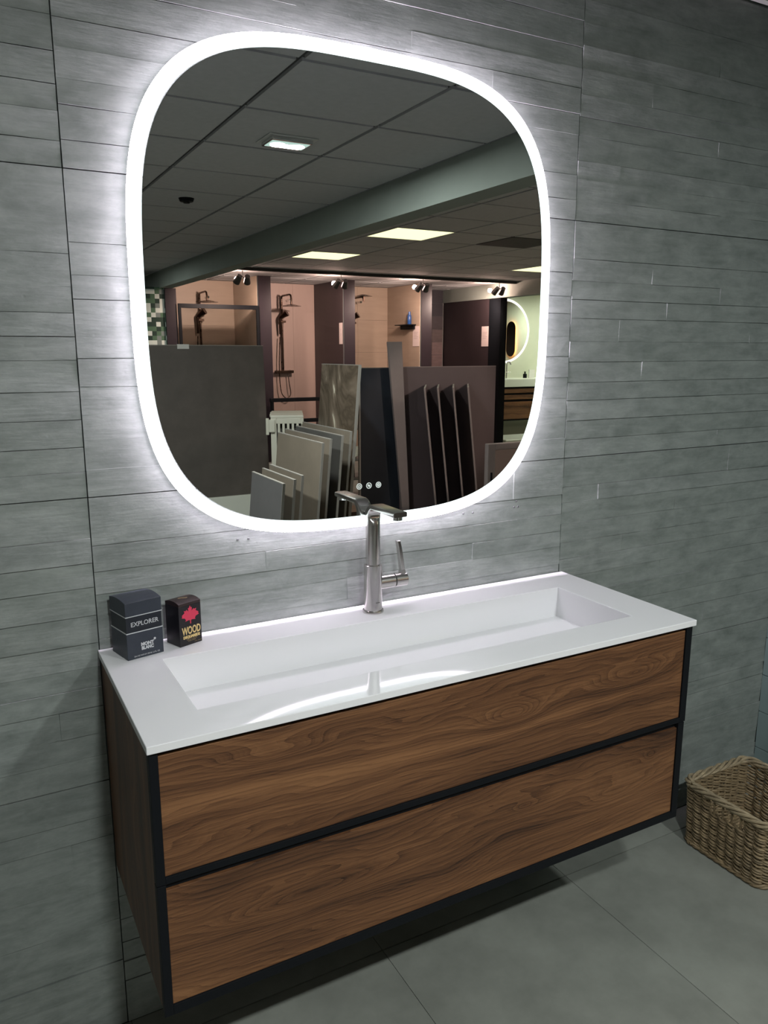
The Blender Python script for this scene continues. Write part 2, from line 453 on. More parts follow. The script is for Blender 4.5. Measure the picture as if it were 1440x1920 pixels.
def moulded_tile(x0, x1, z0, z1, seed):
    r = random.Random(seed)
    mb = MB()
    g = 0.0011
    x0 += g; x1 -= g; z0 += g; z1 -= g
    mb.box(x0, 0.0034, z0, x1, 0.008, z1, 0.01)
    # horizontal moulded planks of uneven height, in lengths
    zs = [z0]
    while zs[-1] < z1 - 0.03:
        zs.append(zs[-1] + r.choice((0.043, 0.047, 0.05, 0.053, 0.058)))
    if z1 - zs[-2] < 0.075: zs = zs[:-1]
    zs[-1] = z1
    gp = [r.choice((0.0, 0.0003, 0.0006, 0.0008)) for _ in zs]
    for w_, (a, b) in enumerate(zip(zs[:-1], zs[1:])):
        ga = gp[w_] if a > z0 else 0; gb = gp[w_ + 1] if b < z1 else 0
        xs = [x0]
        x = x0 - r.uniform(0.0, 0.7)
        while True:
            x += r.uniform(0.42, 1.15)
            if x >= x1 - 0.06: break
            if x > xs[-1] + 0.08: xs.append(x)
        xs.append(x1)
        for p, q in zip(xs[:-1], xs[1:]):
            base = r.uniform(-0.0012, 0.0018); tilt = r.uniform(-0.0012, 0.0012); tw = r.uniform(-0.0014, 0.0014)
            n = max(2, int((q - p) / 0.06)); tone = r.uniform(-1, 1)
            k = len(mb.v)
            for i in range(n + 1):
                t = i / n; xx = p + (q - p) * t
                dl = min(0.0027, base - tilt + tw * (t - 0.5) + r.uniform(-0.00016, 0.00016))
                dh = min(0.0027, base + tilt - tw * (t - 0.5) + r.uniform(-0.00016, 0.00016))
                zl = a + ga + (r.uniform(-0.0004, 0.0004) if a > z0 else 0); zh = b - gb + (r.uniform(-0.0004, 0.0004) if b < z1 else 0)
                mb.v += [(xx, 0.004, zl), (xx, -dl, zl), (xx, -dh, zh), (xx, 0.004, zh)]
            for i in range(n):
                c = k + 4 * i; d = c + 4
                mb.face([c, d, d + 1, c + 1], False, tone); mb.face([c + 1, d + 1, d + 2, c + 2], False, tone); mb.face([c + 2, d + 2, d + 3, c + 3], False, tone)
            e = k + 4 * n
            mb.face([k, k + 1, k + 2, k + 3], False, tone); mb.face([e + 3, e + 2, e + 1, e], False, tone)
    return mb.build('tile', M['wall'], wall_back)

sd = 100
for zr in ((0.0, 0.6), (0.6, 1.2), (1.2, 1.8), (1.8, 2.4), (2.4, 2.438)):
    for xr in ((-2.4, -1.2), (-1.2, 0.0), (0.0, 1.2), (1.2, 2.129)):
        moulded_tile(xr[0], xr[1], zr[0], zr[1], sd); sd += 1
for x, z in ((0.880, 1.082), (0.909, 1.081), (1.045, 1.098), (1.038, 1.083), (1.051, 1.083), (0.297, 1.082), (0.321, 1.081)):
    MB().cyl((x, 0.0, z), (x, -0.0029, z), 0.0022, n=10).build('screw_hole', M['hole'], wall_back)

# right wall: short stub of glazed tiles under the beam
wall_right = MB().box(2.134, -1.05, 0.0, 2.27, 0.0, 2.24).build('wall_right', M['grout'])
wall_right['kind'] = 'structure'
row = 0
z = -0.005
tme = {}
while z < 2.23:
    z0 = max(z, 0.0) + 0.0012; z1 = min(z + 0.1335, 2.239) - 0.0012
    y = 0.0 if row % 2 == 0 else 0.2
    while y > -1.05:
        ya = min(y, 0.0) - 0.0012; yb = max(y - 0.4, -1.05) + 0.0012
        if ya - yb > 0.02:
            MB().box(2.128, yb, z0, 2.1345, ya, z1).build('tile', M['teal'], wall_right, 0.001, 2)
        y -= 0.4
    z += 0.1335; row += 1

# floor
floor = MB().box(-2.6, -9.7, -0.1, 9.8, 0.12, -0.006).build('floor', M['floorgrout'])
floor['kind'] = 'structure'
proto = None
for i in range(-4, 16):
    for j in range(-1, 8):
        xa = 0.604 + 0.598 * i; ya = -0.085 - 1.2 * j
        x0, x1 = max(xa, -2.59), min(xa + 0.6, 9.7); y1, y0 = min(ya, 0.0), max(ya - 1.2, -9.6)
        if x1 - x0 < 0.02 or y1 - y0 < 0.02: continue
        full = (x1 - x0 > 0.595 and y1 - y0 > 1.19)
        if full and proto is not None:
            o = proto.copy(); col.objects.link(o); o.parent = floor
        else:
            hw, hd = (x1 - x0) / 2 - 0.0017, (y1 - y0) / 2 - 0.0017
            o = MB().box(-hw, -hd, -0.006, hw, hd, 0.0).build('tile', M['floor'], floor)
            if full: proto = o
        o.location = ((x0 + x1) / 2, (y0 + y1) / 2, 0)

# ceilings: tegular tiles hanging in a grid
def ceiling(x0, x1, y0, y1, gx, gy, px, py, holes=(), tiles=None):
    c = MB().box(x0, y0, CEIL + 0.012, x1, y1, CEIL + 0.06).build('ceiling', M['grid'])
    c['kind'] = 'structure'
    tx0, tx1, ty0, ty1 = tiles
    pr = None
    i0 = math.floor((x0 - gx) / px); i1 = math.ceil((x1 - gx) / px); j0 = math.floor((y0 - gy) / py); j1 = math.ceil((y1 - gy) / py)
    for i in range(i0, i1):
        for j in range(j0, j1):
            if (i, j) in holes: continue
            xa, xb = max(x0, gx + i * px), min(x1, gx + (i + 1) * px); ya, yb = max(y0, gy + j * py), min(y1, gy + (j + 1) * py)
            if xb - xa < 0.03 or yb - ya < 0.03: continue
            if not (tx0 < (xa + xb) / 2 < tx1 and ty0 < (ya + yb) / 2 < ty1): continue
            full = xb - xa > px - 0.001 and yb - ya > py - 0.001
            if full and pr is not None:
                o = pr.copy(); col.objects.link(o); o.parent = c
            else:
                hw, hd = (xb - xa) / 2 - 0.011, (yb - ya) / 2 - 0.011
                o = MB().box(-hw, -hd, CEIL, hw, hd, CEIL + 0.013).build('ceiling_tile', M['ceil'], c)
                if full: pr = o
            o.location = ((xa + xb) / 2, (ya + yb) / 2, 0)
    return c
ceiling(-2.6, 2.12, -9.6, 0.12, 0.92, -1.74, 0.607, 0.595, tiles=(-2.6, 2.2, -9.6, 0.1))
LAMPS = {(0, -1): 0, (0, -4): 1, (5, -4): 2, (5, 2): 3, (5, -1): 4, (10, -8): 5, (2, 3): 6}  # last two panels are added out of view as fill light
ceiling(2.27, 9.7, -9.6, 0.12, 2.985, -4.14 , 0.57, 0.57, holes=set(list(LAMPS) + [(2, -1)]), tiles=(2.27, 9.6, -9.6, 0.1))
trim_1 = MB().box(BACKX0, -0.022, 2.405, 2.128, -0.003, CEIL - 0.001).build('trim_1', M['trimw']); trim_1['kind'] = 'structure'
def beam(n, x0, x1, y0, y1):
    b = MB().box(x0, y0, 2.24, x1, y1, 2.44).build(n, M['plaster']); b['kind'] = 'structure'
    return b
beam('trim_2', 2.12, 2.27, -9.5, -0.003)
beam('trim_3', 6.85, 7.00, -9.5, -3.0)
# added baffle before the stalls, put in to shade the near ceiling
b = MB().box(2.27, -7.62, 2.405, 6.85, -7.58, 2.44).build('added_baffle', M['grid']); b['kind'] = 'structure'

# outer shell of the showroom
for n, q in (('wall_left', (-2.7, -9.6, 0, -2.6, 0.12, 2.5)), ('wall_far', (-2.7, -9.7, 0, 9.8, -9.5, 2.5)), ('wall_side', (9.6, -9.5, 0, 9.8, 0.12, 2.5)), ('wall_back', (2.27, 0.0, 0, 9.6, 0.12, 2.5))):
    o = MB().box(*q).build(n, M['bathwall'] if n == 'wall_side' else M['shell']); o['kind'] = 'structure'

# ------------------------------------------------------------------ lit mirror
def superell(a, n=3.45, k=160, cx=0.598, cz=1.586):
    out = []
    for i in range(k):
        t = 2 * PI * i / k; c, s_ = math.cos(t), math.sin(t)
        out.append((cx + a * math.copysign(abs(c) ** (2 / n), c), cz + a * math.copysign(abs(s_) ** (2 / n), s_)))
    return out
mir = thing('wall_mirror', (0.598, 0.0, 1.088), 'large rounded square mirror with a white glowing edge on the grey plank wall', 'mirror')
def plate(a, y0, y1, n=3.45):
    p = superell(a, n)
    return MB().loft([[(x, y1, z) for x, z in p], [(x, y0, z) for x, z in p]], False)
plate(0.308, -0.003, -0.0300).build('housing', M['housing'], mir)
p1 = superell(0.3095)
MB().loft([[(x, -0.006, z) for x, z in p1], [(x, -0.0185, z) for x, z in p1]], True, False).build('back_light_strip', M['back'], mir)
plate(0.4728, -0.0300, -0.0345).build('glass', M['mirror'], mir)
po, pi_ = superell(0.4975), superell(0.4732, 3.5)
MB().loft([[(x, -0.0302, z) for x, z in pi_], [(x, -0.0350, z) for x, z in pi_], [(x, -0.0350, z) for x, z in po], [(x, -0.0302, z) for x, z in po], [(x, -0.0302, z) for x, z in pi_]], False, False).build('light_ring', M['ring'], mir)
MB().loft([[(x, -0.0190, z) for x, z in superell(0.4970)], [(x, -0.0190, z) for x, z in superell(0.4978)], [(x, -0.0349, z) for x, z in superell(0.4978)], [(x, -0.0349, z) for x, z in superell(0.4970)], [(x, -0.0190, z) for x, z in superell(0.4970)]], False, False).build('light_ring_rim', M['ring_edge'], mir)
for o in list(mir.children): fix_normals(o)
def annulus(mb, cx, cz, r0, r1, y, n=28, a0=0, a1=2 * PI):
    b = len(mb.v); full = abs(a1 - a0 - 2 * PI) < 1e-6
    m = n if full else n + 1
    for i in range(m):
        t = a0 + (a1 - a0) * i / n
        for r in (r0, r1): mb.v.append((cx + r * math.cos(t), y, cz + r * math.sin(t)))
    for i in range(n):
        j = (i + 1) % m
        mb.face([b + 2 * i, b + 2 * i + 1, b + 2 * j + 1, b + 2 * j])
IY = -0.03475
for k, cx in enumerate((0.5730, 0.5975, 0.6220)):
    cz = 1.1805; mb = MB()
    annulus(mb, cx, cz, 0.0054, 0.0070, IY)
    if k == 0:
        annulus(mb, cx, cz, 0.0024, 0.0038, IY, 24, PI * 0.72, PI * 2.28); mb.box(cx - 0.0006, IY, cz - 0.0005, cx + 0.0006, IY + 0.0001, cz + 0.004)
    elif k == 1:
        for dx, dz in ((-0.0015, 0.0005), (0.0018, -0.0006)):
            annulus(mb, cx + dx, cz + dz, 0.0, 0.0017, IY, 12); mb.box(cx + dx - 0.0011, IY, cz + dz - 0.003, cx + dx + 0.0011, IY + 0.0001, cz + dz + 0.0028)
    else:
        annulus(mb, cx, cz, 0.0012, 0.0032, IY, 20)
        for q in range(8):
            t = q * PI / 4; annulus(mb, cx + 0.0042 * math.cos(t), cz + 0.0042 * math.sin(t), 0, 0.0008, IY, 8)
    mb.build('touch_icon', M['icon'], mir)

# ------------------------------------------------------------------ vanity
van = thing('vanity_cabinet', (0.603, -0.003, 0.395), 'wall-hung walnut vanity cabinet with two black-framed drawers', 'cabinet')
VF = -0.447
MB().box(0.001, -0.430, 0.396, 0.019, -0.003, 0.874).build('side_panel', M['walnut_side'], van, 0.0008)
MB().box(1.187, -0.430, 0.396, 1.205, -0.003, 0.874).build('side_panel', M['walnut_side'], van, 0.0008)
MB().box(0.019, -0.430, 0.396, 1.187, -0.003, 0.412).build('bottom_panel', M['carcass'], van)
MB().box(0.019, -0.018, 0.412, 1.187, -0.003, 0.874).build('back_panel', M['carcass'], van)
def drawer(z0, z1, p0, p1, xr, wood, yoff=0.0):
    xl = 0.0
    mb = MB()
    yb, yf = -0.4305, VF + yoff
    mb.box(xl, yf, z0, 0.0145, yb, z1)
    mb.box(xr - 0.0185, yf, z0, xr, yb, z1)
    mb.box(0.0145, yf, z0, xr - 0.0185, yb, p0)
    mb.box(0.0145, yf + 0.010, p1, xr - 0.0185, yb, z1)
    d = mb.build('drawer', M['black'], van, 0.0006, 2)
    MB().box(0.0147, yf + 0.0035, p0 + 0.0002, xr - 0.0187, yb, p1 - 0.0002).build('front_panel', wood, d, 0.0008, 2)
    return d
drawer(0.6405, 0.8735, 0.6525, 0.8635, 1.2055, M['walnut_a'])
drawer(0.3955, 0.6390, 0.4135, 0.6270, 1.2030, M['walnut_b'])

# washbasin worktop with a long rectangular trough
Z = 0.888
bx0, bx1, by0, by1, bf = 0.1005, 1.1005, -0.364, -0.113, 0.812
mb = MB()
X = [-0.0035, bx0, bx1, 1.2085]; Y = [-0.4545, by0, by1, -0.0025]
g = {}
for i, x in enumerate(X):
    for j, y in enumerate(Y):
        g[i, j] = len(mb.v); mb.v.append((x, y, Z))
for i in range(3):
    for j in range(3):
        if (i, j) != (1, 1): mb.face([g[i, j], g[i + 1, j], g[i + 1, j + 1], g[i, j + 1]])
# trough: vertical back, straight sides, flat floor falling slightly to the front
ft_ = []
for (x, y), zz in zip(((bx0 + 0.002, by0 + 0.004), (bx1 - 0.002, by0 + 0.004), (bx1 - 0.002, by1 - 0.001), (bx0 + 0.002, by1 - 0.001)), (bf - 0.004, bf - 0.004, bf, bf)):
    ft_.append(len(mb.v)); mb.v.append((x, y, zz))
tp = [g[1, 1], g[2, 1], g[2, 2], g[1, 2]]
for k in range(4):
    k2 = (k + 1) % 4; mb.face([tp[k], tp[k2], ft_[k2], ft_[k]])
mb.face(ft_)
# underside and edges
ub = []
TH = 0.0138
for (x, y) in ((X[0], Y[0]), (X[3], Y[0]), (X[3], Y[3]), (X[0], Y[3])):
    ub.append(len(mb.v)); mb.v.append((x, y, Z - TH))
bo = [[g[i, 0] for i in range(4)], [g[3, j] for j in range(4)], [g[i, 3] for i in (3, 2, 1, 0)], [g[0, j] for j in (3, 2, 1, 0)]]
for k in range(4):
    mb.face(list(reversed(bo[k])) + [ub[k], ub[(k + 1) % 4]])
# underside around the trough, trough outside
uo = []
o_ = 0.008
for (x, y) in ((bx0 - o_, by0 - o_), (bx1 + o_, by0 - o_), (bx1 + o_, by1 + o_), (bx0 - o_, by1 + o_)):
    uo.append(len(mb.v)); mb.v.append((x, y, Z - TH))
ul = []
for (x, y) in ((bx0 - o_, by0 - o_), (bx1 + o_, by0 - o_), (bx1 + o_, by1 + o_), (bx0 - o_, by1 + o_)):
    ul.append(len(mb.v)); mb.v.append((x, y, bf - 0.012))
for k in range(4):
    k2 = (k + 1) % 4
    mb.face([ub[k2], ub[k], uo[k], uo[k2]]); mb.face([uo[k2], uo[k], ul[k], ul[k2]])
mb.face([ul[3], ul[2], ul[1], ul[0]])
basin = mb.build('washbasin', M['white'], None, 0.0014, 3)
fix_normals(basin)
tag(basin, 'white washbasin worktop with long rectangular trough on the walnut cabinet', 'washbasin')
basin.data.transform(Matrix.Translation((-0.603, 0.0025, -0.874))); basin.location = (0.603, -0.0025, 0.874); ROOT[basin.name] = Vector(basin.location)
# drain cover hidden behind the front lip
MB().cyl((0.60, -0.30, 0.8105), (0.60, -0.30, 0.8135), 0.03, n=32).build('drain_cover', M['chrome'], basin, 0.0006)

# ------------------------------------------------------------------ basin tap
TX, TY = 0.596, -0.056
tap = thing('basin_tap', (TX, TY, Z), 'brushed steel single-lever tap on the back edge of the washbasin', 'tap')
MB().loft([[(TX + r * math.cos(t), TY + r * math.sin(t), zz) for t in [2 * PI * i / 40 for i in range(40)]] for r, zz in ((0.0245, Z + 0.0002), (0.0250, Z + 0.003), (0.0238, Z + 0.0062), (0.0212, Z + 0.007))]).build('base_ring', M['steel'], tap)
MB().loft([[(TX + r * math.cos(t), TY + r * math.sin(t), zz) for t in [2 * PI * i / 48 for i in range(48)]] for r, zz in ((0.0212, Z + 0.0072), (0.0212, 1.0008), (0.0204, 1.0016), (0.0172, 1.0016))]).build('body', M['steel'], tap)
# riser bending into the flat spout
def section(t_, wx, n):
    out = []
    for i in range(40):
        a = 2 * PI * i / 40; c, s_ = math.cos(a), math.sin(a)
        out.append((wx * math.copysign(abs(c) ** (2 / n), c), t_ * math.copysign(abs(s_) ** (2 / n), s_)))
    return out
rings = []
def ring_at(pos, ang, t_, wx, n):
    # ang 0 = path going up, pi/2 = path going to -y; the thickness axis lies in the y-z plane
    ty = Vector((0, math.cos(ang), math.sin(ang)))
    return [tuple(Vector(pos) + Vector((u, 0, 0)) + ty * v) for u, v in section(t_, wx, n)]
for zz in (1.0005, 1.03, 1.07, 1.0945):
    rings.append(ring_at((TX, TY, zz), 0, 0.0168, 0.0168, 2.0))
cy0, cz0, rb = TY - 0.022, 1.1075, 0.022
for i in range(1, 15):
    k = i / 14; a = k * PI / 2
    t_ = 0.0168 + (0.0058 - 0.0168) * min(1, k * 1.05); n = 2.0 + 5.0 * k
    # centre line keeps the outer skin on one smooth bend
    ro = rb + 0.0168 - t_
    rings.append(ring_at((TX, cy0 + ro * math.cos(a), cz0 - 0.003 + (ro + 0.002 * k) * math.sin(a)), a, t_, 0.0168, n))
zt = rings[-1]; zc = sum(p[2] for p in zt) / len(zt); ye = sum(p[1] for p in zt) / len(zt)
for y in (ye - 0.03, -0.180):
    rings.append(ring_at((TX, y, zc), PI / 2, 0.0058, 0.0168, 7.0))
rings.append(ring_at((TX, -0.182, zc), PI / 2, 0.0052, 0.0160, 7.0))
sp = MB().loft(rings).build('spout', M['steel'], tap); fix_normals(sp)
MB().cyl((TX, -0.168, zc - 0.0045), (TX, -0.168, zc - 0.0135), 0.0112, n=32).build('aerator', M['chrome'], sp, 0.0006)
HZ = 0.956
MB().cyl((TX + 0.014, TY, HZ), (TX + 0.0535, TY, HZ), 0.0162, n=40).build('valve_housing', M['steel'], tap, 0.0008)
MB().cyl((TX + 0.0535, TY, HZ), (TX + 0.0560, TY, HZ), 0.0146, n=40).build('shadow_joint', M['gap'], tap)
hd = MB().cyl((TX + 0.0560, TY, HZ), (TX + 0.0865, TY, HZ), 0.0162, n=40).build('handle', M['steel'], tap, 0.0008)
mb = MB()
mb.loft([[(cx + u * wx, TY + v * wy, zz) for u, v in ((-1, -1), (1, -1), (1, 1), (-1, 1))] for cx, wx, wy, zz in ((TX + 0.0775, 0.0070, 0.0075, HZ + 0.012), (TX + 0.0765, 0.0052, 0.0070, HZ + 0.024), (TX + 0.0690, 0.0044, 0.0066, HZ + 0.075), (TX + 0.0650, 0.0042, 0.0064, HZ + 0.094))], False)
mb.build('lever', M['steel'], hd, 0.0012, 3)
# small engraved mark on the body
for k in range(5):
    a = -PI / 2 + 0.16 + 0.10 * k - 0.28
    c = Vector((TX + 0.02125 * math.cos(a), TY + 0.02125 * math.sin(a), 0.914))
    MB().cyl(c, c + Vector((0, 0, 0.0018)), 0.00065, n=6).build('engraved_mark', M['inkdark'], tap)

# ------------------------------------------------------------------ perfume cartons
def carton_frame(base, ang):
    """local (u along front, v height, d depth towards the back) -> world"""
    e = Vector((math.cos(ang), math.sin(ang), 0)); b = Vector((-math.sin(ang), math.cos(ang), 0)); o = Vector((base[0], base[1], Z + 0.0002))
    return lambda u, v, d: tuple(o + e * u + b * d + Vector((0, 0, v)))
def face_matrix(fn, u, v, lift=0.0004):
    o = Vector(fn(u, v, -lift)); e = Vector(fn(1, 0, 0)) - Vector(fn(0, 0, 0)); b = Vector(fn(0, 0, -1)) - Vector(fn(0, 0, 0))
    m = Matrix.Identity(4)
    m.col[0][:3] = e; m.col[1][:3] = (0, 0, 1); m.col[2][:3] = b; m.col[3][:3] = o
    return m
def vault(mb, fn, w_, d_, z0, z1, rise, k=12):
    """slice of the carton with an arched top (axis along the front)"""
    prof = [(0.0, z0)] + [(d_ * i / k, z1 + rise * (1 - (2 * i / k - 1) ** 2)) for i in range(k + 1)] + [(d_, z0)]
    mb.loft([[fn(0, z, d) for d, z in prof], [fn(w_, z, d) for d, z in prof]], False)
ex = thing('perfume_carton', (0.064, -0.058, Z), 'slate blue perfume carton lettered EXPLORER beside the basin', 'carton')
fn = carton_frame((0.039, -0.092), 0.235)
W_, D_, H_ = 0.0750, 0.0715, 0.1155
s1, s2 = H_ * 0.468, H_ * 0.757
mb = MB(); mb.prism([(0, 0), (W_, 0), (W_, s1 - 0.0006), (0, s1 - 0.0006)], lambda u, v, d: fn(u, v, d), 0, D_)
o = mb.build('lower_sleeve', M['navybox'], ex, 0.0006); fix_normals(o)
mb = MB(); mb.prism([(0.0008, s1 + 0.0006), (W_ - 0.0008, s1 + 0.0006), (W_ - 0.0008, s2 - 0.0006), (0.0008, s2 - 0.0006)], fn, 0.0008, D_ - 0.0008)
o = mb.build('centre_band', M['navyband'], ex); fix_normals(o)
mb = MB(); vault(mb, fn, W_, D_, s2 + 0.0006, H_, 0.0042)
o = mb.build('lid', M['navybox'], ex, 0.0005); fix_normals(o)
for zz in (s1, s2):
    mb = MB(); mb.prism([(-0.0003, zz - 0.0008), (W_ + 0.0003, zz - 0.0008), (W_ + 0.0003, zz + 0.0008), (-0.0003, zz + 0.0008)], fn, -0.0003, D_ + 0.0003)
    o = mb.build('silver_line', M['silver'], ex); fix_normals(o)
text_mesh('lettering', 'EXPLORER', 0.0128, face_matrix(fn, 0.0385, (s1 + s2) / 2 - 0.0005, -0.0002), M['silver'], ex, offset=0.00012, sx=0.95)
text_mesh('lettering', 'MONT', 0.0092, face_matrix(fn, 0.0415, 0.0268), M['silver'], ex, offset=0.0005, sx=0.98)
text_mesh('lettering', 'BLANC', 0.0092, face_matrix(fn, 0.0415, 0.0188), M['silver'], ex, offset=0.0005, sx=0.86)
mb = MB(); mb.prism([(0.0572 + (0.0028 if i % 2 == 0 else 0.0021) * math.cos(PI * i / 6), 0.0330 + (0.0028 if i % 2 == 0 else 0.0021) * math.sin(PI * i / 6)) for i in range(12)], fn, -0.0005, -0.0001)
o = mb.build('emblem', M['silver'], ex); fix_normals(o)
text_mesh('lettering', 'EAU DE PARFUM 100 ML 3.3 FL. OZ.', 0.0042, face_matrix(fn, 0.0400, 0.0052), M['silver'], ex, sx=0.82)

wd = thing('perfume_carton', (0.165, -0.045, Z), 'small black perfume carton with a red maple leaf and gold lettering WOOD', 'carton')
fn = carton_frame((0.146, -0.0705), 0.36)
W_, D_, H_ = 0.0535, 0.0465, 0.0905
mb = MB(); mb.prism([(0, 0), (W_, 0), (W_, H_ - 0.006), (0, H_ - 0.006)], fn, 0, D_)
o = mb.build('body', M['blackbox'], wd, 0.0005); fix_normals(o)
mb = MB(); vault(mb, fn, W_, D_, H_ - 0.0058, H_, 0.0040)
o = mb.build('top_flap', M['browncap'], wd, 0.0004); fix_normals(o)
leaf = [(0, 1.0), (.12, .76), (.22, .80), (.17, .44), (.40, .66), (.46, .55), (.70, .60), (.62, .40), (.95, .20), (.88, .13), (.97, -.02), (.60, -.12), (.50, -.32), (.58, -.42), (.20, -.36), (.06, -.38), (.05, -.72)]
poly = leaf + [(-x, y) for x, y in reversed(leaf[1:])]
mb = MB(); mb.prism([(0.0272 + 0.0215 * x, 0.0612 + 0.0225 * y) for x, y in poly], fn, -0.0006, -0.0001)
o = mb.build('maple_leaf', M['red'], wd); fix_normals(o)
text_mesh('lettering', 'WOOD', 0.0225, face_matrix(fn, 0.0285, 0.0305), M['gold'], wd, offset=0.0006, sx=0.58)
text_mesh('lettering', 'DSQUARED2', 0.0076, face_matrix(fn, 0.0283, 0.0176), M['gold'], wd, offset=0.0005, sx=0.92)
text_mesh('lettering', 'EAU DE TOILETTE', 0.0036, face_matrix(fn, 0.0285, 0.0122), M['golddim'], wd, sx=0.85)
text_mesh('lettering', 'POUR HOMME', 0.0034, face_matrix(fn, 0.0285, 0.0088), M['golddim'], wd, sx=0.85)
text_mesh('lettering', '100 ML  3.4 FL.OZ', 0.0026, face_matrix(fn, 0.0430, 0.0046), M['golddim'], wd, sx=0.85)
c = Vector(fn(W_ / 2, H_ + 0.0038, D_ / 2))
mb = MB()
for k in range(7):
    mb.cyl(c + Vector((-0.008 + 0.0027 * k, 0.001 * math.sin(k), 0)), c + Vector((-0.008 + 0.0027 * k, 0.001 * math.sin(k), 0.0007)), 0.0016 + 0.0008 * math.sin(PI * k / 6), n=8)
mb.build('gold_crest', M['golddim'], wd)

# ------------------------------------------------------------------ wicker basket
bk = thing('wicker_basket', (1.775, -0.262, 0.0), 'open rectangular wicker basket with braided rim on the floor by the right wall', 'basket')
HX, HY, CX, CY = 0.136, 0.136, 1.775, -0.262
def rrect(t, hx, hy, r=0.035):
    """perimeter point and outward normal for t in 0..1 (starts mid left side)"""
    L = [2 * (hy - r), PI * r / 2, 2 * (hx - r), PI * r / 2, 2 * (hy - r), PI * r / 2, 2 * (hx - r), PI * r / 2]
    s = (t % 1.0) * sum(L); k = 0
    while s > L[k] and k < 7: s -= L[k]; k += 1
    if k == 0: return (-hx, hy - r - s), (-1, 0)
    if k == 2: return (-hx + r + s, -hy), (0, -1)
    if k == 4: return (hx, -hy + r + s), (1, 0)
    if k == 6: return (hx - r - s, hy), (0, 1)
    a = s / r
    cx, cy, a0 = {1: (-hx + r, -hy + r, PI), 3: (hx - r, -hy + r, 1.5 * PI), 5: (hx - r, hy - r, 0), 7: (-hx + r, hy - r, 0.5 * PI)}[k]
    return (cx + r * math.cos(a0 + a), cy + r * math.sin(a0 + a)), (math.cos(a0 + a), math.sin(a0 + a))
NST = 36
rows = 19
mb = MB()
SEG = NST * 6
for q in range(rows):
    zz = 0.010 + 0.176 * q / (rows - 1)
    f = 1.0 + 0.05 * zz / 0.2
    for strand in range(2):
        pts = []; rad = []
        rk = R.uniform(0.0031, 0.0042); ph = (q + strand) % 2
        wob = R.uniform(0, 6)
        for i in range(SEG):
            t = i / SEG
            (x, y), (nx, ny) = rrect(t, HX * f, HY * f)
            off = 0.0052 * math.sin(PI * t * NST + PI * ph)
            zo = 0.0022 * math.cos(PI * t * NST + PI * ph) + 0.002 * math.sin(9 * 2 * PI * t / 3 + wob)
            pts.append((CX + x + nx * off, CY + y + ny * off, zz + zo)); rad.append(rk * (1 + 0.12 * math.sin(31 * t + wob)))
        # hand hole in the middle of the left side
        if 15 <= q <= 18:
            a, b = int(SEG * 0.062), int(SEG * 0.165)
            cut = pts[b:] + pts[:a]; rc = rad[b:] + rad[:a]
            mb.tube(cut, rc, 6)
        else:
            mb.tube(pts, rad, 6, True)
mb.build('weave', M['wicker'], bk, kind='stuff')
mb = MB()
for i in range(NST):
    t = (i + 0.5) / NST
    (x, y), _ = rrect(t, HX, HY); (x2, y2), _ = rrect(t, HX * 1.05, HY * 1.05)
    mb.tube([(CX + x, CY + y, 0.004), (CX + (x + x2) / 2, CY + (y + y2) / 2, 0.1), (CX + x2, CY + y2, 0.196)], 0.0034, 6)
mb.build('stakes', M['wicker'], bk, kind='stuff')
for k in range(4):
    pts = []
    for i in range(220):
        t = i / 220; (x, y), (nx, ny) = rrect(t, HX * 1.055, HY * 1.055)
        a = 2 * PI * (7 * t) + k * PI / 2 + 0.25 * math.sin(2 * PI * 5 * t)
        pts.append((CX + x + nx * 0.0088 * math.cos(a), CY + y + ny * 0.0088 * math.cos(a), 0.199 + 0.0075 * math.sin(a)))
    MB().tube(pts, 0.0047, 7, True).build('rim_strand', M['wicker2'], bk)
for q in range(3):
    pts = []
    for i in range(180):
        t = i / 180; (x, y), (nx, ny) = rrect(t, HX * 1.0, HY * 1.0)
        a = 2 * PI * 14 * t + q * 2 * PI / 3
        pts.append((CX + x + nx * (0.003 + 0.004 * math.cos(a)), CY + y + ny * (0.003 + 0.004 * math.cos(a)), 0.0085 + 0.004 * math.sin(a)))
    MB().tube(pts, 0.0042, 6, True).build('foot_strand', M['wicker'], bk)
mb = MB()
for q in range(22):
    y = CY - HY + 0.012 + (2 * HY - 0.024) * q / 21
    mb.tube([(CX - HX + 0.004 + 2 * (HX - 0.004) * i / 24, y, 0.008 + 0.002 * math.sin(PI * i / 2 + PI * q)) for i in range(25)], 0.0058, 6)
mb.build('woven_base', M['wicker'], bk, kind='stuff')

# ------------------------------------------------------------------ downlights over the vanity
def downlight(x, y, label, power=P_DOWN, twin=True):
    t = thing('downlight', (x, y, CEIL), label, 'downlight')
    MB().box(x - 0.12, y - 0.075, CEIL - 0.006, x + 0.12, y + 0.115, CEIL - 0.0005).build('frame', M['housing'], t, 0.002)
    MB().box(x - 0.100, y - 0.055, CEIL - 0.022, x + 0.100, y + 0.095, CEIL - 0.006).build('bezel', M['chrome'], t, 0.003)
    MB().box(x - 0.092, y - 0.035, CEIL - 0.0232, x + 0.092, y + 0.075, CEIL - 0.0222).build('lens_plate', M['lens'], t)
    for dx in (-0.048, 0.048):
        MB().cyl((x + dx, y + 0.02, CEIL - 0.0232), (x + dx, y + 0.02, CEIL - 0.0268), 0.036, n=28).build('lens', M['led'], t)
    area_light('lamp', t, (x, y + 0.02, CEIL - 0.028), 0.13, power, C_DOWN, sizey=0.06)
    return t
downlight(1.262, -2.15, 'square twin-lens downlight shining in the ceiling, seen in the mirror')
downlight(0.10, -2.15, 'twin-lens ceiling downlight over the left end of the vanity', P_DOWN * 1.2)
downlight(1.0, -7.5, 'added unseen downlight brightening the mosaic end of the vanity bay', 26.0)  # added out of view to light the beam end and mosaic
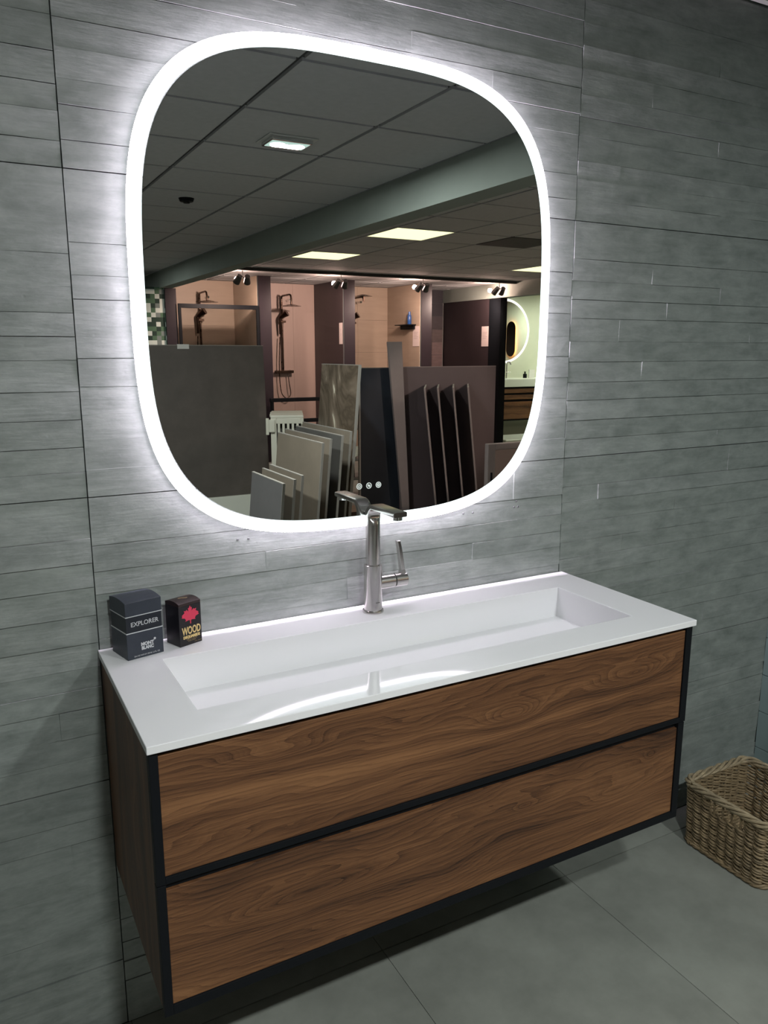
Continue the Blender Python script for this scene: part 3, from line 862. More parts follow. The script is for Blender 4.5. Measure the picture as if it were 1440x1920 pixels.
s = thing('ceiling_sensor', (1.217, -3.76, CEIL), 'small round dark sensor on the ceiling tiles behind the downlight', 'sensor')
MB().cyl((1.217, -3.76, CEIL), (1.217, -3.76, CEIL - 0.02), 0.05, 0.042, 28).build('cover', M['black'], s)
MB().cyl((1.217, -3.76, CEIL - 0.02), (1.217, -3.76, CEIL - 0.03), 0.02, n=20).build('eye', M['gap'], s)

# ------------------------------------------------------------------ showroom ceiling panels
PL = ['square ceiling light panel nearest the long beam, brightest in the mirror', 'square ceiling light panel behind the first one along the beam', 'square ceiling light panel cut by the right edge of the mirror', 'square ceiling light panel over the middle of the side bay', 'square ceiling light panel over the board racks of the side bay', 'added unseen light panel brightening the bay of the far round mirror', 'added unseen fill light panel above the framed mirror in the side bay']
for (i, j), k in LAMPS.items():
    x0, y0 = 2.985 + 0.57 * i, -4.14 + 0.57 * j
    t = thing('ceiling_light', (x0 + 0.285, y0 + 0.285, CEIL), PL[k], 'ceiling light', 'square light panels of the showroom')
    mb = MB()
    for q in ((0.006, 0.006, 0.564, 0.016), (0.006, 0.554, 0.564, 0.564), (0.006, 0.016, 0.016, 0.554), (0.554, 0.016, 0.564, 0.554)):
        mb.box(x0 + q[0], y0 + q[1], CEIL - 0.003, x0 + q[2], y0 + q[3], CEIL + 0.012)
    mb.build('frame', M['housing'], t)
    MB().box(x0 + 0.016, y0 + 0.016, CEIL - 0.001, x0 + 0.554, y0 + 0.554, CEIL + 0.01).build('diffuser', M['panel' if k in (0, 1, 2) else 'panel_cool' if k == 5 else 'panel_bright'], t)
t = tag(MB().box(2.985 + 1.14 + 0.01, -4.71 + 0.01, CEIL - 0.001, 2.985 + 1.71 - 0.01, -4.14 - 0.01, CEIL + 0.011).build('ceiling_vent', M['gap']), 'dark square ceiling grille between the lit panels', 'vent')
recentre(t)

# ------------------------------------------------------------------ twin spotlights
def spotlight(x, y, label, aim):
    t = thing('spotlight', (x, y, CEIL - 0.035), label, 'spotlight', 'twin spotlights before the shower stalls')
    MB().cyl((x, y, CEIL - 0.0005), (x, y, CEIL - 0.02), 0.03, n=20).build('ceiling_rose', M['housing'], t)
    MB().cyl((x, y, CEIL - 0.02), (x, y, CEIL - 0.10), 0.006, n=10).build('stem', M['housing'], t)
    MB().cyl((x - 0.07, y, CEIL - 0.10), (x + 0.07, y, CEIL - 0.10), 0.008, n=10).build('crossbar', M['steel'], t)
    for s_, tilt in ((-1, 0.5), (1, -0.1)):
        c = Vector((x + s_ * 0.055, y, CEIL - 0.125)); d = Vector((0.5 * s_ * 0.4, -0.75, -0.6 - 0.1 * tilt)).normalized()
        MB().cyl(c - d * 0.05, c + d * 0.06, 0.030, 0.042, 20).build('head', M['spotgrey'], t)
    L = bpy.data.lights.new('lamp', 'SPOT'); L.energy = P_SPOT; L.color = C_SPOT; L.spot_size = 2.0; L.spot_blend = 0.6; L.shadow_soft_size = 0.03
    lo = bpy.data.objects.new('lamp', L); col.objects.link(lo); lo.parent = t
    p = Vector((x, y - 0.1, CEIL - 0.2)); lo.location = p - ROOT[t.name]
    K = bpy.data.lights.new('back_spill', 'POINT'); K.energy = 15.0; K.color = (1.0, 0.66, 0.54); K.shadow_soft_size = 0.03
    ko = bpy.data.objects.new('back_spill', K); col.objects.link(ko); ko.parent = t; ko.location = Vector((x, y - 0.22, CEIL - 0.11)) - ROOT[t.name]
    lo.rotation_euler = (Vector(aim) - p).to_track_quat('-Z', 'Y').to_euler()
spotlight(2.905, -7.70, 'twin spotlight hanging before the beige shower stall', (2.9, -9.4, 1.3))
spotlight(4.19, -7.70, 'twin spotlight hanging before the pink shower stall', (4.1, -9.4, 1.3))
spotlight(5.39, -7.70, 'twin spotlight hanging before the stall with the bottle shelf', (5.3, -9.4, 1.3))
spotlight(6.64, -7.70, 'twin spotlight hanging before the second ceiling beam', (6.5, -9.4, 1.3))

# ------------------------------------------------------------------ shower stalls
def part_wall(n, x0, x1, y0, y1, mat, z1=CEIL):
    o = MB().box(x0, y0, 0, x1, y1, z1).build(n, mat); o['kind'] = 'structure'; return o
for k, (x0, x1) in enumerate(((2.175, 2.31), (3.385, 3.55), (4.612, 4.777), (5.856, 6.03))):
    part_wall('wall_partition', x0, x1, -9.5, -8.5, M['post'], 2.24 if k == 0 else CEIL - 0.001)
def cladding(n, q, mat, nx, nz, axis):
    """a wall clad with large tiles, each its own piece"""
    x0, y0, x1, y1 = q
    w_ = MB().box(x0, y0, 0, x1, y1, CEIL - 0.001).build(n, M['grout']); w_['kind'] = 'structure'
    for i in range(nx):
        for k in range(nz):
            z0 = (CEIL - 0.002) * k / nz + 0.001; z1 = (CEIL - 0.002) * (k + 1) / nz - 0.001
            if axis == 'x':
                a, b = x0 + (x1 - x0) * i / nx + 0.001, x0 + (x1 - x0) * (i + 1) / nx - 0.001
                MB().box(a, y1 - 0.001, z0, b, y1 + 0.008, z1).build('tile', mat, w_)
            else:
                a, b = y0 + (y1 - y0) * i / nx + 0.001, y0 + (y1 - y0) * (i + 1) / nx - 0.001
                MB().box(x0 - 0.008, a, z0, x0 + 0.001, b, z1).build('tile', mat, w_)
    return w_
cladding('wall_stall', (2.32, -9.499, 3.368, -9.49), M['beige'], 1, 4, 'x')
cladding('wall_stall', (3.368, -9.48, 3.384, -8.52), M['beige'], 1, 2, 'y')
cladding('wall_stall', (3.56, -9.499, 4.598, -9.49), M['pinkstone'], 3, 1, 'x')
cladding('wall_stall', (4.598, -9.48, 4.611, -8.505), M['darkpanel'], 1, 1, 'y')
cladding('wall_stall', (4.787, -9.499, 5.838, -9.49), M['beige'], 2, 5, 'x')
cladding('wall_stall', (5.838, -9.48, 5.855, -8.505), M['beige'], 2, 4, 'y')
# patchwork wall of the last stall
pw = MB().box(6.04, -9.499, 0, 6.86, -9.49, CEIL - 0.001).build('wall_stall', M['grout']); pw['kind'] = 'structure'
pm = [stone('patch_%s' % n, c, 0.15, (9, 9, 30), 0.5, 0.05) for n, c in (('dark', (0.05, 0.04, 0.045)), ('mid', (0.10, 0.075, 0.075)), ('pale', (0.17, 0.12, 0.12)), ('black', (0.025, 0.022, 0.028)))]
for i in range(4):
    for k in range(12):
        MB().box(6.045 + 0.203 * i, -9.491, 0.004 + 0.203 * k, 6.045 + 0.203 * i + 0.199, -9.483, 0.004 + 0.203 * k + 0.199).build('tile', R.choice(pm), pw)
# black panel and post carrying the second beam
part_wall('wall_partition', 6.87, 6.98, -9.49, -8.235, M['darkpanel'], 2.239)
part_wall('wall_partition', 6.865, 6.985, -8.233, -7.96, M['black'], 2.239)
# mosaic wall beyond the first post
o = MB().box(1.2, -8.70, 0, 2.174, -8.53, 2.25).build('wall_mosaic', M['mosaic']); o['kind'] = 'structure'

def shower(x, yb, label, head_z=2.12, r=0.15, mat=None):
    mat = mat or M['bronze']
    t = thing('shower_set', (x, yb, 1.15), label, 'shower', 'shower sets in the stalls')
    MB().cyl((x, yb + 0.05, 1.20), (x, yb + 0.05, 2.22), 0.014, n=14).build('riser', mat, t)
    for zz in (1.32, 2.15):
        MB().cyl((x, yb + 0.002, zz), (x, yb + 0.05, zz), 0.012, n=12).build('bracket', mat, t)
    arc = [(x, yb + 0.05, 2.22)] + [(x, yb + 0.05 + 0.04 * (1 - math.cos(a)), 2.22 + 0.04 * math.sin(a)) for a in (0.4, 0.8, 1.2, PI / 2)] + [(x, yb + 0.36, 2.262)] + [(x, yb + 0.40, 2.25), (x, yb + 0.42, 2.20), (x, yb + 0.42, head_z + 0.02)]
    MB().tube(arc, 0.013, 10).build('arm', mat, t)
    MB().cyl((x, yb + 0.42, head_z + 0.022), (x, yb + 0.42, head_z), r * 0.35, r, 32).build('rain_head', mat, t)
    MB().cyl((x - 0.05, yb + 0.10, 1.95), (x + 0.035, yb + 0.17, 2.02), 0.02, 0.048, 20).build('hand_shower', mat, t)
    MB().cyl((x - 0.045, yb + 0.075, 1.72), (x - 0.05, yb + 0.10, 1.95), 0.013, 0.02, 14).build('hand_grip', mat, t)
    MB().box(x - 0.045, yb + 0.03, 1.885, x + 0.045, yb + 0.09, 1.915).build('slider', mat, t, 0.004)
    MB().box(x - 0.13, yb + 0.03, 1.165, x + 0.15, yb + 0.09, 1.205).build('thermostat', mat, t, 0.006)
    for dx in (-0.09, 0.11):
        MB().cyl((x + dx, yb + 0.002, 1.185), (x + dx, yb + 0.03, 1.185), 0.025, n=16).build('inlet', M['chrome'], t)
    hs = [(x + 0.06, yb + 0.07, 1.165), (x + 0.075, yb + 0.09, 1.0), (x + 0.09, yb + 0.09, 0.86), (x + 0.03, yb + 0.09, 0.80), (x - 0.05, yb + 0.09, 0.88), (x - 0.075, yb + 0.09, 1.1), (x - 0.07, yb + 0.085, 1.4), (x - 0.05, yb + 0.078, 1.72)]
    pts = []
    for i in range(len(hs) - 1):
        p0, p1, p2, p3 = (Vector(hs[max(0, min(len(hs) - 1, i + k))]) for k in (-1, 0, 1, 2))
        for q in range(6):
            u = q / 6; pts.append(0.5 * ((2 * p1) + (p2 - p0) * u + (2 * p0 - 5 * p1 + 4 * p2 - p3) * u * u + (3 * p1 - p0 - 3 * p2 + p3) * u ** 3))
    MB().tube(pts, 0.007, 8).build('hose', mat, t)
    MB().cyl((x + 0.10, yb + 0.002, 2.205), (x + 0.10, yb + 0.14, 2.205), 0.016, n=12).build('valve', M['chrome'], t)
    return t
shower(2.86, -9.482, 'dark bronze shower set on the beige wall behind the black-framed screen')
shower(4.06, -9.482, 'dark bronze shower set on the pink wall of the middle stall', 2.10, 0.14)
shower(5.20, -9.482, 'dark shower set half hidden by a post on the brown stall wall', 2.27, 0.13)

g_ = thing('shower_screen', (2.85, -8.49, 0.0), 'black-framed glass shower screen standing in the beige stall', 'shower screen')
for q in ((2.322, 2.358, 0.0, 2.06), (3.335, 3.371, 0.0, 2.06)):
    MB().box(q[0], -8.50, q[2], q[1], -8.47, q[3]).build('post', M['black'], g_, 0.002)
MB().box(2.358, -8.50, 2.008, 3.335, -8.47, 2.06).build('top_rail', M['black'], g_, 0.002)
MB().box(2.358, -8.50, 0.0, 3.335, -8.47, 0.03).build('bottom_rail', M['black'], g_, 0.002)
gm, nt, b = nodes_of('clear_glass')
b.inputs['Base Color'].default_value = (0.96, 0.98, 0.97, 1); b.inputs['Roughness'].default_value = 0.0; b.inputs['Transmission Weight'].default_value = 1.0; b.inputs['IOR'].default_value = 1.02
MB().box(2.358, -8.489, 0.03, 3.335, -8.481, 2.008).build('pane', gm, g_)
r_ = thing('hand_rail', (3.85, -8.42, 0.0), 'black horizontal bar in front of the pink stall', 'rail')
MB().box(3.47, -8.45, 0.815, 4.60, -8.40, 0.865).build('bar', M['black'], r_, 0.004)
for x in (3.48, 4.57): MB().box(x, -8.45, 0.0, x + 0.03, -8.40, 0.815).build('leg', M['black'], r_)
MB().box(3.51, -8.45, 0.53, 4.57, -8.40, 0.58).build('lower_bar', M['black'], r_, 0.004)

sh = thing('wall_shelf', (5.80, -8.82, 1.856), 'small dark shelf on the brown wall of the third stall', 'shelf')
MB().box(5.71, -9.04, 1.856, 5.829, -8.61, 1.868).build('board', M['black'], sh)
MB().box(5.80, -9.02, 1.80, 5.829, -8.63, 1.856).build('bracket', M['black'], sh)
bt = thing('shampoo_bottle', (5.77, -8.70, 1.868), 'slim blue bottle standing on the dark wall shelf', 'bottle')
MB().loft([[(5.77 + r * math.cos(a), -8.70 + r * math.sin(a), 1.868 + zz) for a in [2 * PI * i / 20 for i in range(20)]] for r, zz in ((0.028, 0.0), (0.030, 0.004), (0.030, 0.12), (0.022, 0.135))]).build('body', M['blue'], bt)
MB().cyl((5.77, -8.70, 2.003), (5.77, -8.70, 2.05), 0.020, 0.016, 18).build('cap', M['blue'], bt)
def sheet(x, y0, y1, z0, z1, label):
    t = thing('paper_sheet', (x, (y0 + y1) / 2, z0), label, 'paper', 'sheets on the stall walls')
    MB().box(x - 0.002, y0, z0, x, y1, z1).build('paper', M['paper'], t)
    for k in range(5):
        MB().box(x - 0.0026, y0 + 0.03, z1 - 0.09 - 0.022 * k, x - 0.002, y1 - 0.03 - 0.02 * (k % 3), z1 - 0.084 - 0.022 * k).build('print_line', M['dimprint'], t)
sheet(4.588, -8.615, -8.51, 1.577, 1.867, 'pale printed sheet on the black wall of the pink stall')
sheet(5.828, -8.695, -8.51, 1.552, 1.84, 'pale printed sheet on the brown wall below the small shelf')
sheet(6.868, -8.415, -8.24, 1.552, 1.846, 'pale printed sheet on the black panel below the second beam')

# ------------------------------------------------------------------ tile boards and racks
def board_x(name, label, xt, y0, y1, z0, z1, mat, group, lean=0.095, th=0.014, edge=True, cat='tile board'):
    """board standing in an x plane, top leaning to +x"""
    t = thing(name, (xt, (y0 + y1) / 2, z0), label, cat, group)
    xb = xt - lean * (z1 - z0)
    e = 0.004
    MB().hexa([(xb, y0 + e, z0), (xb + th, y0 + e, z0), (xb + th, y1 - e, z0), (xb, y1 - e, z0), (xt, y0 + e, z1 - e), (xt + th, y0 + e, z1 - e), (xt + th, y1 - e, z1 - e), (xt, y1 - e, z1 - e)]).build('face', mat, t)
    mb = MB()
    mb.hexa([(xb, y1 - e, z0), (xb + th, y1 - e, z0), (xb + th, y1, z0), (xb, y1, z0), (xt, y1 - e, z1), (xt + th, y1 - e, z1), (xt + th, y1, z1), (xt, y1, z1)])
    mb.hexa([(xt, y0, z1 - e), (xt + th, y0, z1 - e), (xt + th, y1 - e, z1 - e), (xt, y1 - e, z1 - e), (xt, y0, z1), (xt + th, y0, z1), (xt + th, y1 - e, z1), (xt, y1 - e, z1)])
    mb.build('edge', M['edge'], t)
    return t
G1 = 'sample boards in the low rack'; G2 = 'sample boards in the tall rack'
board_x('tile_board', 'small mid-grey sample board, front one of the three low boards', 1.20, -2.611, -2.139, 0.12, 0.825, M['greytile'], G1)
board_x('tile_board', 'small taupe sample board, middle one of the three low boards', 1.285, -2.68, -2.20, 0.12, 0.830, M['taupe'], G1)
board_x('tile_board', 'small taupe sample board, back one of the three low boards', 1.37, -2.79, -2.30, 0.12, 0.832, M['taupe'], G1)
board_x('tile_board', 'tall taupe sample board, front one of the four tall boards', 1.55, -3.115, -2.43, 0.12, 0.982, M['taupe'], G2)
board_x('tile_board', 'tall taupe sample board, second of the four tall boards', 1.665, -3.28, -2.575, 0.12, 0.984, M['taupe'], G2)
board_x('tile_board', 'tall slate-grey sample board, third of the four tall boards', 1.775, -3.37, -2.65, 0.12, 0.992, M['slate'], G2)
board_x('tile_board', 'tall taupe sample board, last of the four tall boards', 1.875, -3.49, -2.74, 0.12, 1.004, M['taupe'], G2)
board_x('marble_slab', 'leaning marble slab with brown and cream veins behind the tall boards', 2.03, -3.50, -2.93, 0.12, 1.396, M['marble'], None, 0.085, 0.02, cat='marble slab')
rk = thing('board_rack', (1.55, -2.8, 0.0), 'low dark rack holding the leaning taupe and grey sample boards', 'rack')
MB().box(1.03, -3.55, 0.0, 2.10, -3.45, 0.119).build('rail', M['black'], rk)
MB().box(1.03, -2.55, 0.0, 2.10, -2.45, 0.119).build('rail', M['black'], rk)
MB().box(1.03, -3.45, 0.0, 1.10, -2.55, 0.06).build('cross_bar', M['black'], rk)
MB().box(2.03, -3.45, 0.0, 2.10, -2.55, 0.06).build('cross_bar', M['black'], rk)

# large charcoal board on a white plinth
MB_pl = tag(recentre(MB().box(0.80, -5.05, 0.0, 2.06, -4.585, 0.322).build('plinth', M['sanitary'], None, 0.003)), 'low white plinth under the large charcoal board', 'plinth')
big = thing('tile_board', (1.43, -4.60, 0.322), 'large square charcoal tile board standing on a white plinth', 'tile board')
MB().hexa([(0.83, -4.620, 0.323), (2.035, -4.620, 0.323), (2.035, -4.604, 0.323), (0.83, -4.604, 0.323), (0.81, -4.645, 1.524), (2.018, -4.645, 1.520), (2.018, -4.629, 1.520), (0.81, -4.629, 1.524)]).build('face', M['greyboard'], big)
MB().hexa([(0.81, -4.646, 1.5245), (2.018, -4.646, 1.5205), (2.018, -4.628, 1.5205), (0.81, -4.628, 1.5245), (0.81, -4.646, 1.529), (2.018, -4.646, 1.525), (2.018, -4.628, 1.525), (0.81, -4.628, 1.529)]).build('edge', M['edge'], big)
MB().box(1.325, -4.640, 1.497, 1.415, -4.622, 1.532).build('label_clip', M['trimw'], big)

# cream radiator
rd = thing('radiator', (1.795, -3.90, 0.0), 'cream slotted radiator between the charcoal board and the tall boards', 'radiator')
RX0, RX1, RY0, RY1, RZ = 1.795, 2.035, -4.40, -3.90, 1.02
mb = MB()
for k in range(6):
    xx = RX0 + 0.05 + (RX1 - RX0 - 0.07) * k / 5
    mb = MB(); mb.box(xx, RY1 - 0.018, 0.16, xx + 0.018, RY1, RZ - 0.06); mb.build('slat', M['radiator'], rd, 0.003)
MB().box(RX0, RY1 - 0.02, 0.12, RX0 + 0.042, RY1, RZ - 0.0205).build('stile', M['radiator'], rd, 0.003)
MB().box(RX1 - 0.02, RY1 - 0.02, 0.12, RX1, RY1, RZ - 0.0205).build('stile', M['radiator'], rd, 0.003)
MB().box(RX0 + 0.042, RY1 - 0.02, RZ - 0.06, RX1 - 0.02, RY1, RZ - 0.0205).build('head_rail', M['radiator'], rd, 0.003)
MB().box(RX0 + 0.042, RY1 - 0.02, 0.12, RX1 - 0.02, RY1, 0.16).build('foot_rail', M['radiator'], rd, 0.003)
for k in range(5):
    ya = RY1 - (RY1 - RY0) * k / 5; MB().box(RX0 - 0.008 * (k % 2), ya - 0.085, RZ - 0.02, RX1, ya - 0.002, RZ).build('top_grille', M['radiator'], rd, 0.004)
MB().box(RX0, RY0, 0.12, RX0 + 0.015, RY1 - 0.022, RZ - 0.021).build('side_panel', M['radiator'], rd)
MB().box(RX1 - 0.015, RY0, 0.12, RX1, RY1 - 0.022, RZ - 0.021).build('side_panel', M['radiator'], rd)
MB().box(RX0 + 0.016, RY1 - 0.06, 0.16, RX1 - 0.016, RY1 - 0.05, RZ - 0.03).build('inner_plate', M['slate'], rd)
MB().box(RX0 - 0.035, RY1 - 0.03, RZ - 0.14, RX0 - 0.012, RY1 + 0.012, RZ - 0.02).build('wall_clip', M['radiator'], rd, 0.004)
MB().box(RX0 - 0.012, RY1 - 0.025, RZ - 0.12, RX0 + 0.03, RY1 + 0.022, RZ - 0.03).build('wall_clip', M['radiator'], rd, 0.004)
for x in (RX0 + 0.02, RX1 - 0.05):
    for y in (RY0 + 0.03, RY1 - 0.06): MB().box(x, y, 0.0, x + 0.03, y + 0.03, 0.12).build('leg', M['radiator'], rd)

rd.rotation_euler = (0, 0, 0.375)
# dark back boards, batten and fins
nb = thing('tile_board', (2.44, -3.41, 0.1), 'blue-black tile board left of the leaning batten', 'tile board')
MB().box(2.283, -3.430, 0.10, 2.60, -3.412, 1.362).build('face', M['navy'], nb)
MB().box(2.272, -3.430, 0.10, 2.283, -3.410, 1.366).build('edge', M['edge'], nb)
MB().box(2.283, -3.430, 1.362, 2.60, -3.410, 1.367).build('edge', M['slate'], nb)
pb = thing('tile_board', (3.02, -3.41, 0.1), 'wide plum-brown tile board behind the four thin fins', 'tile board')
MB().box(2.601, -3.430, 0.10, 3.445, -3.412, 1.366).build('face', M['plum'], pb)
MB().box(2.601, -3.430, 1.366, 3.445, -3.411, 1.371).build('edge', M['mauve'], pb)
bs = thing('board_rack', (2.88, -3.2, 0.0), 'low dark rack under the plum-brown board and its fins', 'rack')
MB().box(2.25, -3.50, 0.0, 3.47, -3.36, 0.099).build('rail', M['black'], bs)
MB().box(2.35, -3.24, 0.0, 3.47, -3.14, 0.099).build('rail', M['black'], bs)
st = thing('tile_batten', (2.55, -3.30, 0.1), 'tall narrow mauve-grey tile strip leaning between the dark boards', 'tile strip')
MB().hexa([(2.600, -3.345, 0.100), (2.650, -3.345, 0.100), (2.650, -3.325, 0.100), (2.600, -3.325, 0.100), (2.463, -3.36, 1.543), (2.575, -3.36, 1.545), (2.575, -3.34, 1.545), (2.463, -3.34, 1.543)]).build('face', M['mauve'], st)
FN = [('dark thin tile fin, leftmost of the four before the plum board', 2.673, 2.735), ('dark thin tile fin, second from the left before the plum board', 2.782, 2.85), ('dark thin tile fin, third from the left before the plum board', 2.912, 2.98), ('tile fin coloured paler as if lit, rightmost of the four before the plum board', 3.04, 3.115)]
for k, (lb, xn, xbn) in enumerate(FN):
    t = thing('tile_fin', (xbn, -3.3, 0.1), lb, 'tile board', 'thin fins before the plum board')
    dx = 0.135; xb = xn + 0.142
    top, bot = 1.226, 0.10
    w_ = 0.013
    MB().hexa([(xb, -3.204, bot), (xb + w_, -3.204, bot), (xb + dx + w_, -3.402, bot), (xb + dx, -3.402, bot), (xn, -3.204, top), (xn + w_, -3.204, top), (xn + dx + w_, -3.402, top + 0.012), (xn + dx, -3.402, top + 0.012)]).build('face', M['mauve'] if k == 3 else M['plum'], t)  # last fin gets a paler face, its lit side put into the colour
    MB().hexa([(xb, -3.199, bot), (xb + w_, -3.199, bot), (xb + w_, -3.204, bot), (xb, -3.204, bot), (xn, -3.199, top), (xn + w_, -3.199, top), (xn + w_, -3.204, top), (xn, -3.204, top)]).build('edge', M['mauve'], t)
    MB().hexa([(xn, -3.199, top), (xn + w_, -3.199, top), (xn + dx + w_, -3.402, top + 0.012), (xn + dx, -3.402, top + 0.012), (xn, -3.199, top + 0.004), (xn + w_, -3.199, top + 0.004), (xn + dx + w_, -3.402, top + 0.016), (xn + dx, -3.402, top + 0.016)]).build('edge', M['edge'], t)
    for o in t.children: fix_normals(o)

# rack lamp that lights the plum boards from the side bay
rl = thing('spotlight', (3.9, -0.7, CEIL), 'single ceiling spotlight of the side bay aimed at the plum board', 'spotlight')
MB().cyl((3.9, -0.7, CEIL), (3.9, -0.7, CEIL - 0.06), 0.03, n=18).build('stem', M['housing'], rl)
MB().cyl((3.92, -0.66, CEIL - 0.05), (3.86, -0.78, CEIL - 0.11), 0.04, 0.05, 20).build('head', M['housing'], rl)
L = bpy.data.lights.new('lamp', 'SPOT'); L.energy = 110; L.color = (1.0, 0.80, 0.70); L.spot_size = 0.44; L.spot_blend = 0.5; L.shadow_soft_size = 0.04
lo = bpy.data.objects.new('lamp', L); col.objects.link(lo); lo.parent = rl; lo.location = (-0.06, -0.12, -0.15)
lo.rotation_euler = (Vector((2.9, -3.4, 1.0)) - Vector((3.84, -0.82, 2.29))).to_track_quat('-Z', 'Y').to_euler()

# framed mirror leaning before the plum board
fm = thing('framed_mirror', (3.1, -2.62, 0.0), 'low framed mirror standing before the right end of the plum board', 'mirror')
MB().box(2.865, -2.640, 0.09, 3.75, -2.615, 0.845).build('pane', M['tinted'], fm)
for nm, q in (('stile', (2.805, 0.03, 2.865, 0.888)), ('stile', (3.75, 0.03, 3.81, 0.888)), ('rail', (2.865, 0.845, 3.75, 0.888)), ('rail', (2.865, 0.03, 3.75, 0.09))):
    MB().box(q[0], -2.645, q[1], q[2], -2.605, q[3]).build(nm, M['mauve'], fm, 0.004)
MB().box(2.828, -2.606, 0.15, 2.842, -2.603, 0.70).build('inlay', M['black'], fm)
for x in (2.86, 3.72): MB().box(x, -2.75, 0.0, x + 0.04, -2.58, 0.03).build('foot', M['black'], fm)

# open shelf unit in the gap behind the marble
su = thing('shelf_unit', (3.15, -5.1, 0.0), 'narrow dark shelf unit seen between marble slab and dark boards', 'shelf')
for x in (2.80, 3.50):
    for y in (-5.30, -4.98): MB().box(x, y, 0, x + 0.025, y + 0.025, 0.95).build('post', M['black'], su)
for zz in (0.12, 0.31, 0.49, 0.78): MB().box(2.80, -5.30, zz - 0.012, 3.525, -4.955, zz).build('shelf_board', M['slate'], su)
bw = tag(recentre(MB().loft([[(3.035 + r * math.cos(a), -5.08 + r * math.sin(a), 0.49 + zz) for a in [2 * PI * i / 28 for i in range(28)]] for r, zz in ((0.03, 0.0), (0.055, 0.02), (0.062, 0.07), (0.058, 0.11), (0.050, 0.11), (0.05, 0.03))]).build('bowl', M['sanitary'])), 'small pale bowl on the narrow shelf behind the marble', 'bowl')
for k, (x, zz, nm) in enumerate(((3.03, 0.78, 'dark bottle on the top board of the narrow shelf'), (3.03, 0.31, 'dark bottle on the lower board of the narrow shelf'))):
    t = thing('bottle', (x, -5.08, zz), nm, 'bottle')
    MB().cyl((x, -5.08, zz), (x, -5.08, zz + 0.09), 0.028, n=16).build('body', M['black'], t)
    MB().cyl((x, -5.08, zz + 0.09), (x, -5.08, zz + 0.13), 0.012, n=12).build('neck', M['black'], t)
cb = thing('cardboard_box', (2.45, -3.85, 0.0), 'brown cardboard box on the floor behind the dark board rack', 'box')
MB().box(2.16, -3.99, 0.0, 2.56, -3.75, 0.268).build('body', M['card'], cb, 0.002)
MB().box(2.158, -3.992, 0.262, 2.562, -3.872, 0.272).build('flap', M['card'], cb); MB().box(2.158, -3.868, 0.262, 2.562, -3.748, 0.272).build('flap', M['card'], cb)

# ------------------------------------------------------------------ far bathroom display
rm = thing('round_mirror', (8.08, -9.5, 1.28), 'round mirror with a bright rim on the pale green wall', 'mirror')
def circ(r, k=64): return [(8.08 + r * math.cos(2 * PI * i / k), 1.815 + r * math.sin(2 * PI * i / k)) for i in range(k)]
def cplate(r, y0, y1): return MB().loft([[(x, y0, z) for x, z in circ(r)], [(x, y1, z) for x, z in circ(r)]], False)
o = cplate(0.48, -9.499, -9.47).build('housing', M['housing'], rm); fix_normals(o)
o = cplate(0.497, -9.47, -9.464).build('glass', M['mirror'], rm); fix_normals(o)
MB().loft([[(x, y, z) for x, z in circ(r)] for r, y in ((0.498, -9.47), (0.498, -9.463), (0.535, -9.463), (0.535, -9.47), (0.498, -9.47))], False, False).build('light_ring', M['ring2'], rm)
pm_ = thing('oval_mirror', (9.6, -7.71, 1.39), 'dark pill-shaped mirror with an amber glow, reflected in the round mirror', 'mirror')
def pill(r, h, k=20):
    out = []
    for i in range(k + 1):
        a = PI * i / k; out.append((r * math.cos(a), h + r * math.sin(a)))
    for i in range(k + 1):
        a = PI + PI * i / k; out.append((r * math.cos(a), -h + r * math.sin(a)))
    return out
def pplate(r, h, x0, x1):
    p = pill(r, h); return MB().loft([[(x0, -7.71 + u, 1.718 + v) for u, v in p], [(x1, -7.71 + u, 1.718 + v) for u, v in p]], False)
o = pplate(0.10, 0.20, 9.599, 9.575).build('housing', M['housing'], pm_); fix_normals(o)
p = pill(0.105, 0.20)
MB().loft([[(9.592, -7.71 + u, 1.718 + v) for u, v in p], [(9.578, -7.71 + u, 1.718 + v) for u, v in p]], True, False).build('back_light_strip', M['amber'], pm_)
o = pplate(0.14, 0.20, 9.575, 9.569).build('glass', M['darkmirror'], pm_); fix_normals(o)

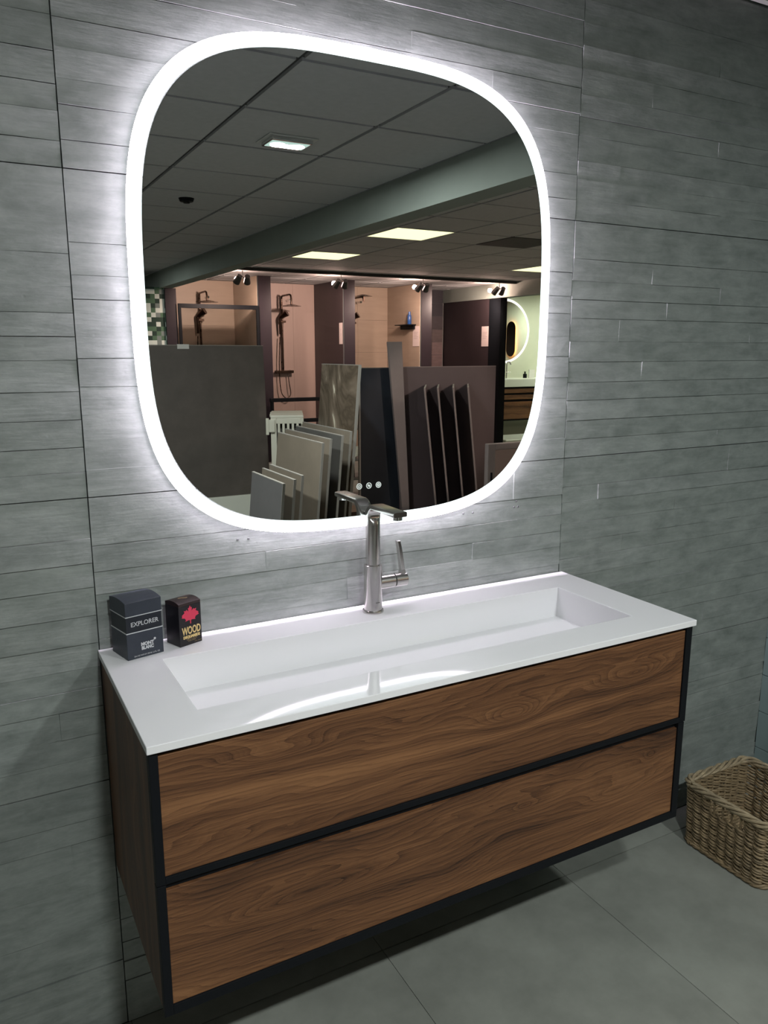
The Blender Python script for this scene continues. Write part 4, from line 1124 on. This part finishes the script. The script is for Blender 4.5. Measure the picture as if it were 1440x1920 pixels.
bv_ = thing('vanity_unit', (8.0, -9.25, 0.34), 'brown vanity unit with black recesses below the round mirror', 'cabinet')
for nm, z0, z1, mt, yf in (('top_drawer', 0.800, 0.868, 'bathbrown', -9.0), ('recess', 0.868, 0.90, 'black', -9.02), ('recess', 0.765, 0.80, 'black', -9.02), ('middle_drawer', 0.695, 0.765, 'bathbrown', -9.0), ('recess', 0.655, 0.695, 'black', -9.02), ('bottom_drawer', 0.37, 0.655, 'bathbrown', -9.0), ('recess', 0.34, 0.37, 'black', -9.02)):
    MB().box(7.2, -9.498, z0, 9.1, yf, z1).build(nm, M[mt], bv_)
bs_ = tag(MB().box(7.18, -9.499, 0.90, 9.12, -8.985, 1.03).build('washbasin', M['sanitary'], None, 0.006), 'thick white washbasin slab on the brown vanity unit', 'washbasin'); recentre(bs_)
t = thing('pillar_tap', (8.07, -9.3, 1.03), 'tall chrome cross-handle tap on the far white washbasin', 'tap')
MB().tube([(8.07, -9.35, 1.03), (8.07, -9.35, 1.26), (8.07, -9.33, 1.30), (8.07, -9.27, 1.30), (8.07, -9.24, 1.26)], 0.012, 10).build('spout', M['steel'], t)
MB().cyl((7.99, -9.35, 1.13), (8.15, -9.35, 1.13), 0.010, n=10).build('cross_handle', M['steel'], t)
t = thing('soap_bottle', (8.45, -9.3, 1.03), 'dark soap bottle on the far white washbasin', 'bottle')
MB().cyl((8.45, -9.33, 1.03), (8.45, -9.33, 1.10), 0.033, n=18).build('body', M['black'], t); MB().cyl((8.45, -9.33, 1.10), (8.45, -9.33, 1.14), 0.013, n=12).build('pump', M['black'], t)
t = tag(recentre(MB().box(8.55, -9.36, 1.03, 8.67, -9.34, 1.17).build('card', M['trimw'])), 'small white card standing behind the dark soap bottle', 'card')
t = tag(recentre(MB().box(7.3, -8.95, 0.0, 9.1, -8.3, 0.12).build('shower_tray', M['sanitary'], None, 0.02, 3)), 'low white tray on the floor before the brown vanity unit', 'tray')
o = MB().box(6.99, -9.52, 0, 9.6, -9.4995, 2.44).build('wall_bathroom', M['bathwall']); o['kind'] = 'structure'
